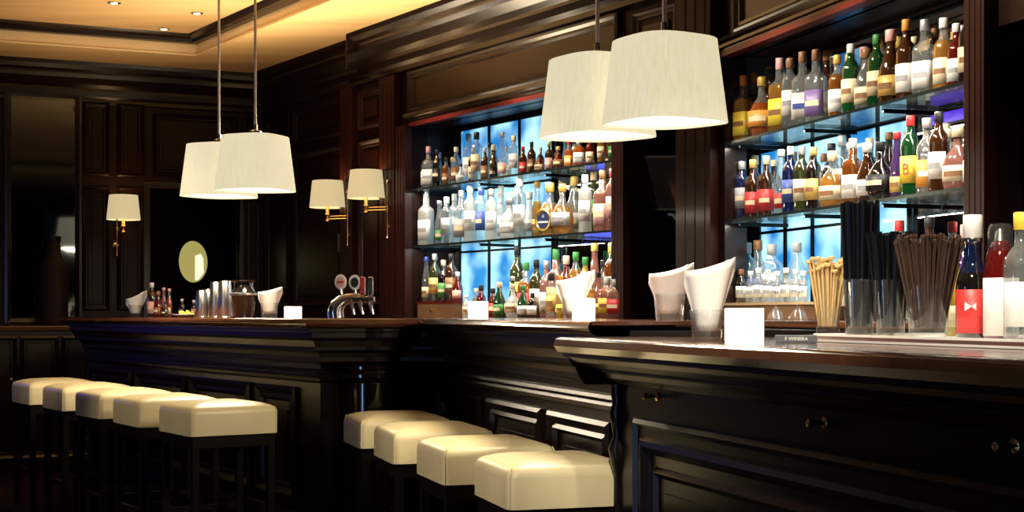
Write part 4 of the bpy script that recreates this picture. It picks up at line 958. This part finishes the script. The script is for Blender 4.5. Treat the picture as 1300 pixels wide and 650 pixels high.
# shaker tins
def tin(p, r, h, lab):
    t_ = empty('shaker_tin', p, 0, label=lab, cat='shaker', group='upturned steel shaker tins')
    b = NB(); lathe(b, [(r, 0), (r+.002, .003), (r*.72, h-.006), (r*.66, h), (0, h-.002)], 26); obj('cup', b, STEEL, t_, smooth=True)
    b = NB(); lathe(b, [(r+.002, .0), (r+.0045, .004), (r+.001, .009)], 26); obj('rim', b, CHROME, t_, smooth=True)
tin(onA(256, .20), .042, .165, 'short upturned steel shaker tin, leftmost of four')
tin(onA(264, .30), .042, .175, 'short upturned steel shaker tin, second from the left')
tin(onA(274, .26), .046, .215, 'tall upturned steel shaker tin, third from the left')
tin(onA(286, .24), .048, .218, 'tall upturned steel shaker tin, rightmost, beside the black pot')
kp = empty('ice_bucket', onA(310, .26), 0, label='black glossy lidded pot on the left counter beside steel shaker tins', cat='pot')
b = NB(); lathe(b, [(0, 0), (.05, 0), (.055, .006), (.075, .13), (.078, .135), (.074, .137), (.0, .137)], 32); obj('pot_body', b, mat('smoked_gloss', (.012, .010, .008), .08, coat=.6), kp, smooth=True)
b = NB(); lathe(b, [(.076, .128), (.082, .132), (.082, .140), (.076, .144)], 32); obj('rim_band', b, STEEL, kp, smooth=True)
b = NB(); lathe(b, [(.074, .144), (.060, .165), (.055, .20), (.078, .212), (.08, .216), (.05, .218), (0, .218)], 32); obj('lid', b, mat('smoked_gloss', (0, 0, 0)), kp, smooth=True)
# beer tap
bt = empty('beer_tap', onA(447, .22), 0, label='curved chrome beer tap with four handles on the left counter corner', cat='beer tap')
k = (onA(447, .22).y)/F
def bp_(px, py, d=0): return ((px-447)*k, d, (403-py)*k)
b = NB(); tube(b, [bp_(427, 403), bp_(426, 395), bp_(428, 387), bp_(434, 381), bp_(442, 378), bp_(452, 377), bp_(462, 377)], [.040, .040, .037, .031, .026, .022, .020], 18); obj('curved_tower', b, CHROME, bt, smooth=True)
b = NB(); box(b, bp_(447, 0)[0], bp_(476, 0)[0], -.028, .028, bp_(0, 383)[2], bp_(0, 375)[2]); obj('manifold', b, CHROME, bt, bev=.006)
for px in (447, 458, 471):
    b = NB(); tube(b, [bp_(px, 381, -.02), bp_(px+1, 388, -.035), bp_(px+4, 398, -.038)], [.010, .008, .0065], 10); obj('spout', b, CHROME, bt, smooth=True)
def medallion(px, py, rx, rz_, mface, ring):
    h_ = empty_child = None
    b = NB(); tube(b, [bp_(px+2, 377), bp_(px+1, 370), bp_(px, 365)], .006, 8); o = obj('tap_handle', b, CHROME, bt, smooth=True)
    b = NB(); lathe(b, [(0, -.008), (rx, -.008), (rx+.004, 0), (rx, .008), (0, .008)], 28); d_ = obj('badge', b, PAPER, o, smooth=True); d_.rotation_euler = (math.pi/2, 0, 0); d_.location = bp_(px, py); d_.scale = (1, rz_/rx, 1)
    b = NB(); lathe(b, [(0, .0), (rx*.72, 0), (rx*.72, .003), (0, .003)], 24); f = obj('badge_face', b, mface, o); f.rotation_euler = (math.pi/2, 0, 0); f.location = (bp_(px, py)[0], -.0095, bp_(px, py)[2]); f.scale = (1, rz_/rx, 1)
    return o
o = medallion(432.5, 357, .026, .034, flat('badge_salmon', (.80, .50, .38)), 0); o['label'] = 'white oval handle with red mark'
b = NB(); box(b, -.013, .013, -.0165, -.0125, -.005, .005); f = obj('badge_mark', b, LC['red'], o); f.location = bp_(432.5, 357)
o = medallion(450.5, 357.5, .026, .034, LC['black'], 0); o['label'] = 'white ringed oval handle with dark centre'
for px, m, lb in ((460.5, LC['red'], 'red paddle handle'), (470.5, flat('paddle_green', (.03, .06, .04)), 'dark green paddle handle')):
    b = NB(); box(b, -.014, .014, -.008, .008, 0, .092); o = obj('tap_handle', b, CHROME, bt, bev=.005); o.location = bp_(px, 374); o['label'] = lb
    b = NB(); box(b, -.0095, .0095, -.0115, -.0085, .012, .084); obj('badge_face', b, m, o)
    b = NB(); tube(b, [(0, 0, -.02), (0, 0, .004)], .006, 8); obj('ferrule', b, CHROME, o)

# ------------------------------------------------------------------ right counter group
lp0 = Vector((1.5975, 0)); 
WC = Fr((1.5975-.305*4.74, 4.74), math.atan2(-1/1.0455, .305/1.0455))
def lo_(Y, off): return Vector((1.505+off-.305*Y, Y))
ty = empty('bar_mat', M=WC.M, label='long white bar tray under the straw glasses and bottles at right', cat='tray')
u0 = 1.02*(1.0455*1); u0 = (WC.M.inverted() @ Vector((lo_(3.54, .37).x, 3.76, 0))).x; 
v0 = (WC.M.inverted() @ Vector((lo_(3.54, .37).x, 3.76, 0))).y
b = NB(); 
def rrect(x0, x1, y0, y1, r, n=6):
    out = []
    for cx_, cy_, a0 in ((x1-r, y1-r, 0), (x0+r, y1-r, 90), (x0+r, y0+r, 180), (x1-r, y0+r, 270)):
        for k_ in range(n+1): a = math.radians(a0+90*k_/n); out.append((cx_+r*math.cos(a), cy_+r*math.sin(a)))
    return out
prism(b, rrect(u0, u0+1.9, v0, v0+.40, .03), T3+.0008, T3+.016); obj('tray_base', b, PAPER, ty, bev=.003)
b = NB(); pp = [Vector(p) for p in rrect(u0, u0+1.9, v0, v0+.40, .03)]; sweep(b, [(0, T3+.014), (0, T3+.022), (-.007, T3+.022), (-.007, T3+.016)], pp[::-1], True, True); obj('raised_rim', b, PAPER, ty)
TZ = .0168
def stick_glass(px, Y, gr, gh, n, L, sr, m, glab, slab, grp, spread, name='drinking_straw', jit=.0, head=0, dome=.0, cat='straw'):
    base = on3(px, Y, TZ); g = tumbler(gr, gh); g.location = base; tag(g, glab, 'glass')
    b = NB(); tube(b, [(0, 0, 0), (0, 0, L)], sr, 7)
    if head: lathe(b, [(0, L-.003), (head, L), (head, L+.006), (0, L+.009)], 8)
    proto = None; rn = random.Random(px)
    for i in range(n):
        rr = math.sqrt((i+.5)/n); a = i*2.39996; x0, y0 = gr*.68*rr*math.cos(a), gr*.68*rr*math.sin(a); x1, y1 = gr*spread*rr*math.cos(a), gr*spread*rr*math.sin(a)
        if proto is None:
            o = proto = obj(name, b, m, None, smooth=True)
        else: o = proto.copy(); COL.objects.link(o)
        p0 = base + Vector((x0, y0, .0235)); d = Vector((x1-x0, y1-y0, L)).normalized()
        o.location = p0; o.rotation_euler = d.to_track_quat('Z', 'Y').to_euler(); o.scale = (1, 1, 1-rn.random()*jit - dome*rr*rr)
        tag(o, slab, cat, grp)
SB = mat('black_straw_plastic', (.0022, .0026, .004), .3, spec=.3)
stick_glass(1091, 4.0, .044, .148, 40, .335, .0058, SB, 'clear tumbler packed with long black straws, left of two', 'long black drinking straw in the left tumbler of black straws', 'long black straws', 1.12, jit=.05)
stick_glass(1130, 3.92, .044, .145, 38, .250, .0058, SB, 'clear tumbler packed with shorter black straws, right of two', 'shorter black drinking straw in the right tumbler of black straws', 'shorter black straws', 1.45, jit=.06)
stick_glass(1178, 3.70, .054, .128, 84, .225, .0040, mat('brown_stirrer', (.038, .016, .007), .5), 'clear tumbler of brown stirrers before the red-label bottle', 'brown bead-topped stirrer in the tumbler on the white tray', 'brown stirrers', 1.62, name='stirrer', jit=.10, head=.0062, cat='stirrer')
stick_glass(1051, 4.15, .038, .15, 60, .185, .0030, mat('straw_pick', (.66, .44, .18), .6), 'clear tumbler of pale wooden picks at the left of the tray', 'pale curly-topped wooden pick in the tumbler left of the straws', 'pale picks', 1.55, name='cocktail_pick', jit=.22, head=.0085, cat='pick')
# white tray must reach under the picks: small round coaster
cs = obj('coaster', (lambda b: (lathe(b, [(0, 0), (.05, 0), (.05, .0155), (0, .0155)], 28), b)[1])(NB()), STEELB, None, loc=on3(1051, 4.15, .0008), smooth=True); tag(cs, 'dark round coaster under the tumbler of pale picks', 'coaster')
BT['bitters'] = ([(0, .004), (.034, 0), (.0385, .004), (.039, .012), (.039, .12), (.038, .135), (.032, .155), (.024, .172), (.021, .19), (.0205, .235), (.0215, .236), (.0215, .24), (0, .24)], (.012, .115), (.236, .292, .0225), 2)
BT['syrup'] = ([(0, .004), (.034, 0), (.0385, .004), (.039, .012), (.039, .128), (.037, .14), (.033, .16), (.028, .185), (.022, .2), (.016, .21), (0, .212)], (.006, .130), (.212, .215, .010), 2)
LC['blueglass'] = LC['navy']; GL['midnight'] = glass('glass_midnight', (.010, .022, .075), .12, .9)
def rb_(px, Y, t, h, liq, lab, cap, lb, **k): bottle(t, on3(px, Y, TZ), WC.a+math.radians(60), h, liq, lab, cap, lb, 'bottles on the white tray', **k)
rb_(1235, 3.55, 'bitters', .290, 'dark', 'red', 'white', 'dark bottle with big red label and tall white cap on the tray', neck='midnight', band='red')
rb_(1270, 3.50, 'syrup', .232, 'red', 'white', 'grey', 'red syrup bottle with tall white label and clear dome cover on the tray', band='white')
rb_(1297, 3.38, 'whisky', .285, 'clear', 'white', 'yellow', 'clear bottle with white label and yellow cap cut by the right edge', band='white')
rb_(1212, 3.90, 'slender', .235, 'yellow', 'cream', 'cream', 'pale yellow bottle squeezed between the stirrers and red-label bottle', band='cream')
for o in list(COL.objects):
    lb = o.get('label', '')
    if lb.startswith('dark bottle with big red label'):
        b = NB(); lathe(b, [(.0222, .226), (.0228, .228), (.0228, .236), (.0222, .238)], 20); obj('collar', b, CHROME, o, smooth=True)
        for ch in o.children:
            if ch.name.startswith('label'):
                b = NB()
                for sx in (-1, 1): prism(b, [(0, .0), (sx*.016, .011), (sx*.016, -.011)] if sx < 0 else [(0, 0), (sx*.010, -.009), (sx*.010, .009)], -.0005, .0005)
                e_ = obj('emblem', b, LC['white'], ch); e_.matrix_local = Matrix.Translation((-.006, -.0415, .075)) @ Matrix.Rotation(math.pi/2, 4, 'X')
    if lb.startswith('red syrup bottle'):
        b = NB(); lathe(b, [(.026, .185), (.027, .19), (.027, .235), (.022, .246), (0, .249)], 24); obj('dome_cover', b, CG, o, smooth=True)
        b = NB(); lathe(b, [(0, .2), (.016, .2), (.010, .23), (.004, .236), (0, .236)], 14); obj('pourer', b, STEEL, o, smooth=True)
nt_ = empty('name_plate', on3(1011, 3.80, .0008), -.1, label='small dark grey plate with white letters at the front of the right counter', cat='name plate')
b = NB(); box(b, -.052, .052, 0, .012, 0, .020); obj('plate', b, mat('slate_grey', (.10, .11, .12), .4), nt_, bev=.002)
text('F WINERA', .0125, Matrix.Translation((0, -.0006, .010)), PAPER, nt_)
cg0 = None
for px, lab in ((985, 'upturned stemmed glass on the back cabinet, left of its twin, below the pale riser'), (1013, 'upturned stemmed glass on the back cabinet, right of its twin, below the pale riser')):
    u = WB.up(px, -.10); P = WB.P(u, -.10, 1.1655)
    if cg0 is None:
        cg0 = g = empty('cocktail_glass')
        b = NB(); lathe(b, [(.045, 0), (.046, .001), (.030, .035), (.005, .055), (.004, .06)], 24); obj('bowl', b, CG, g, smooth=True)
        b = NB(); lathe(b, [(.004, .055), (.004, .12), (.03, .128), (.034, .130), (0, .131)], 20); obj('stem_and_foot', b, CG, g, smooth=True)
    else: g = copy_tree(cg0)
    g.location = P; tag(g, lab, 'glass', 'upturned stemmed glasses')
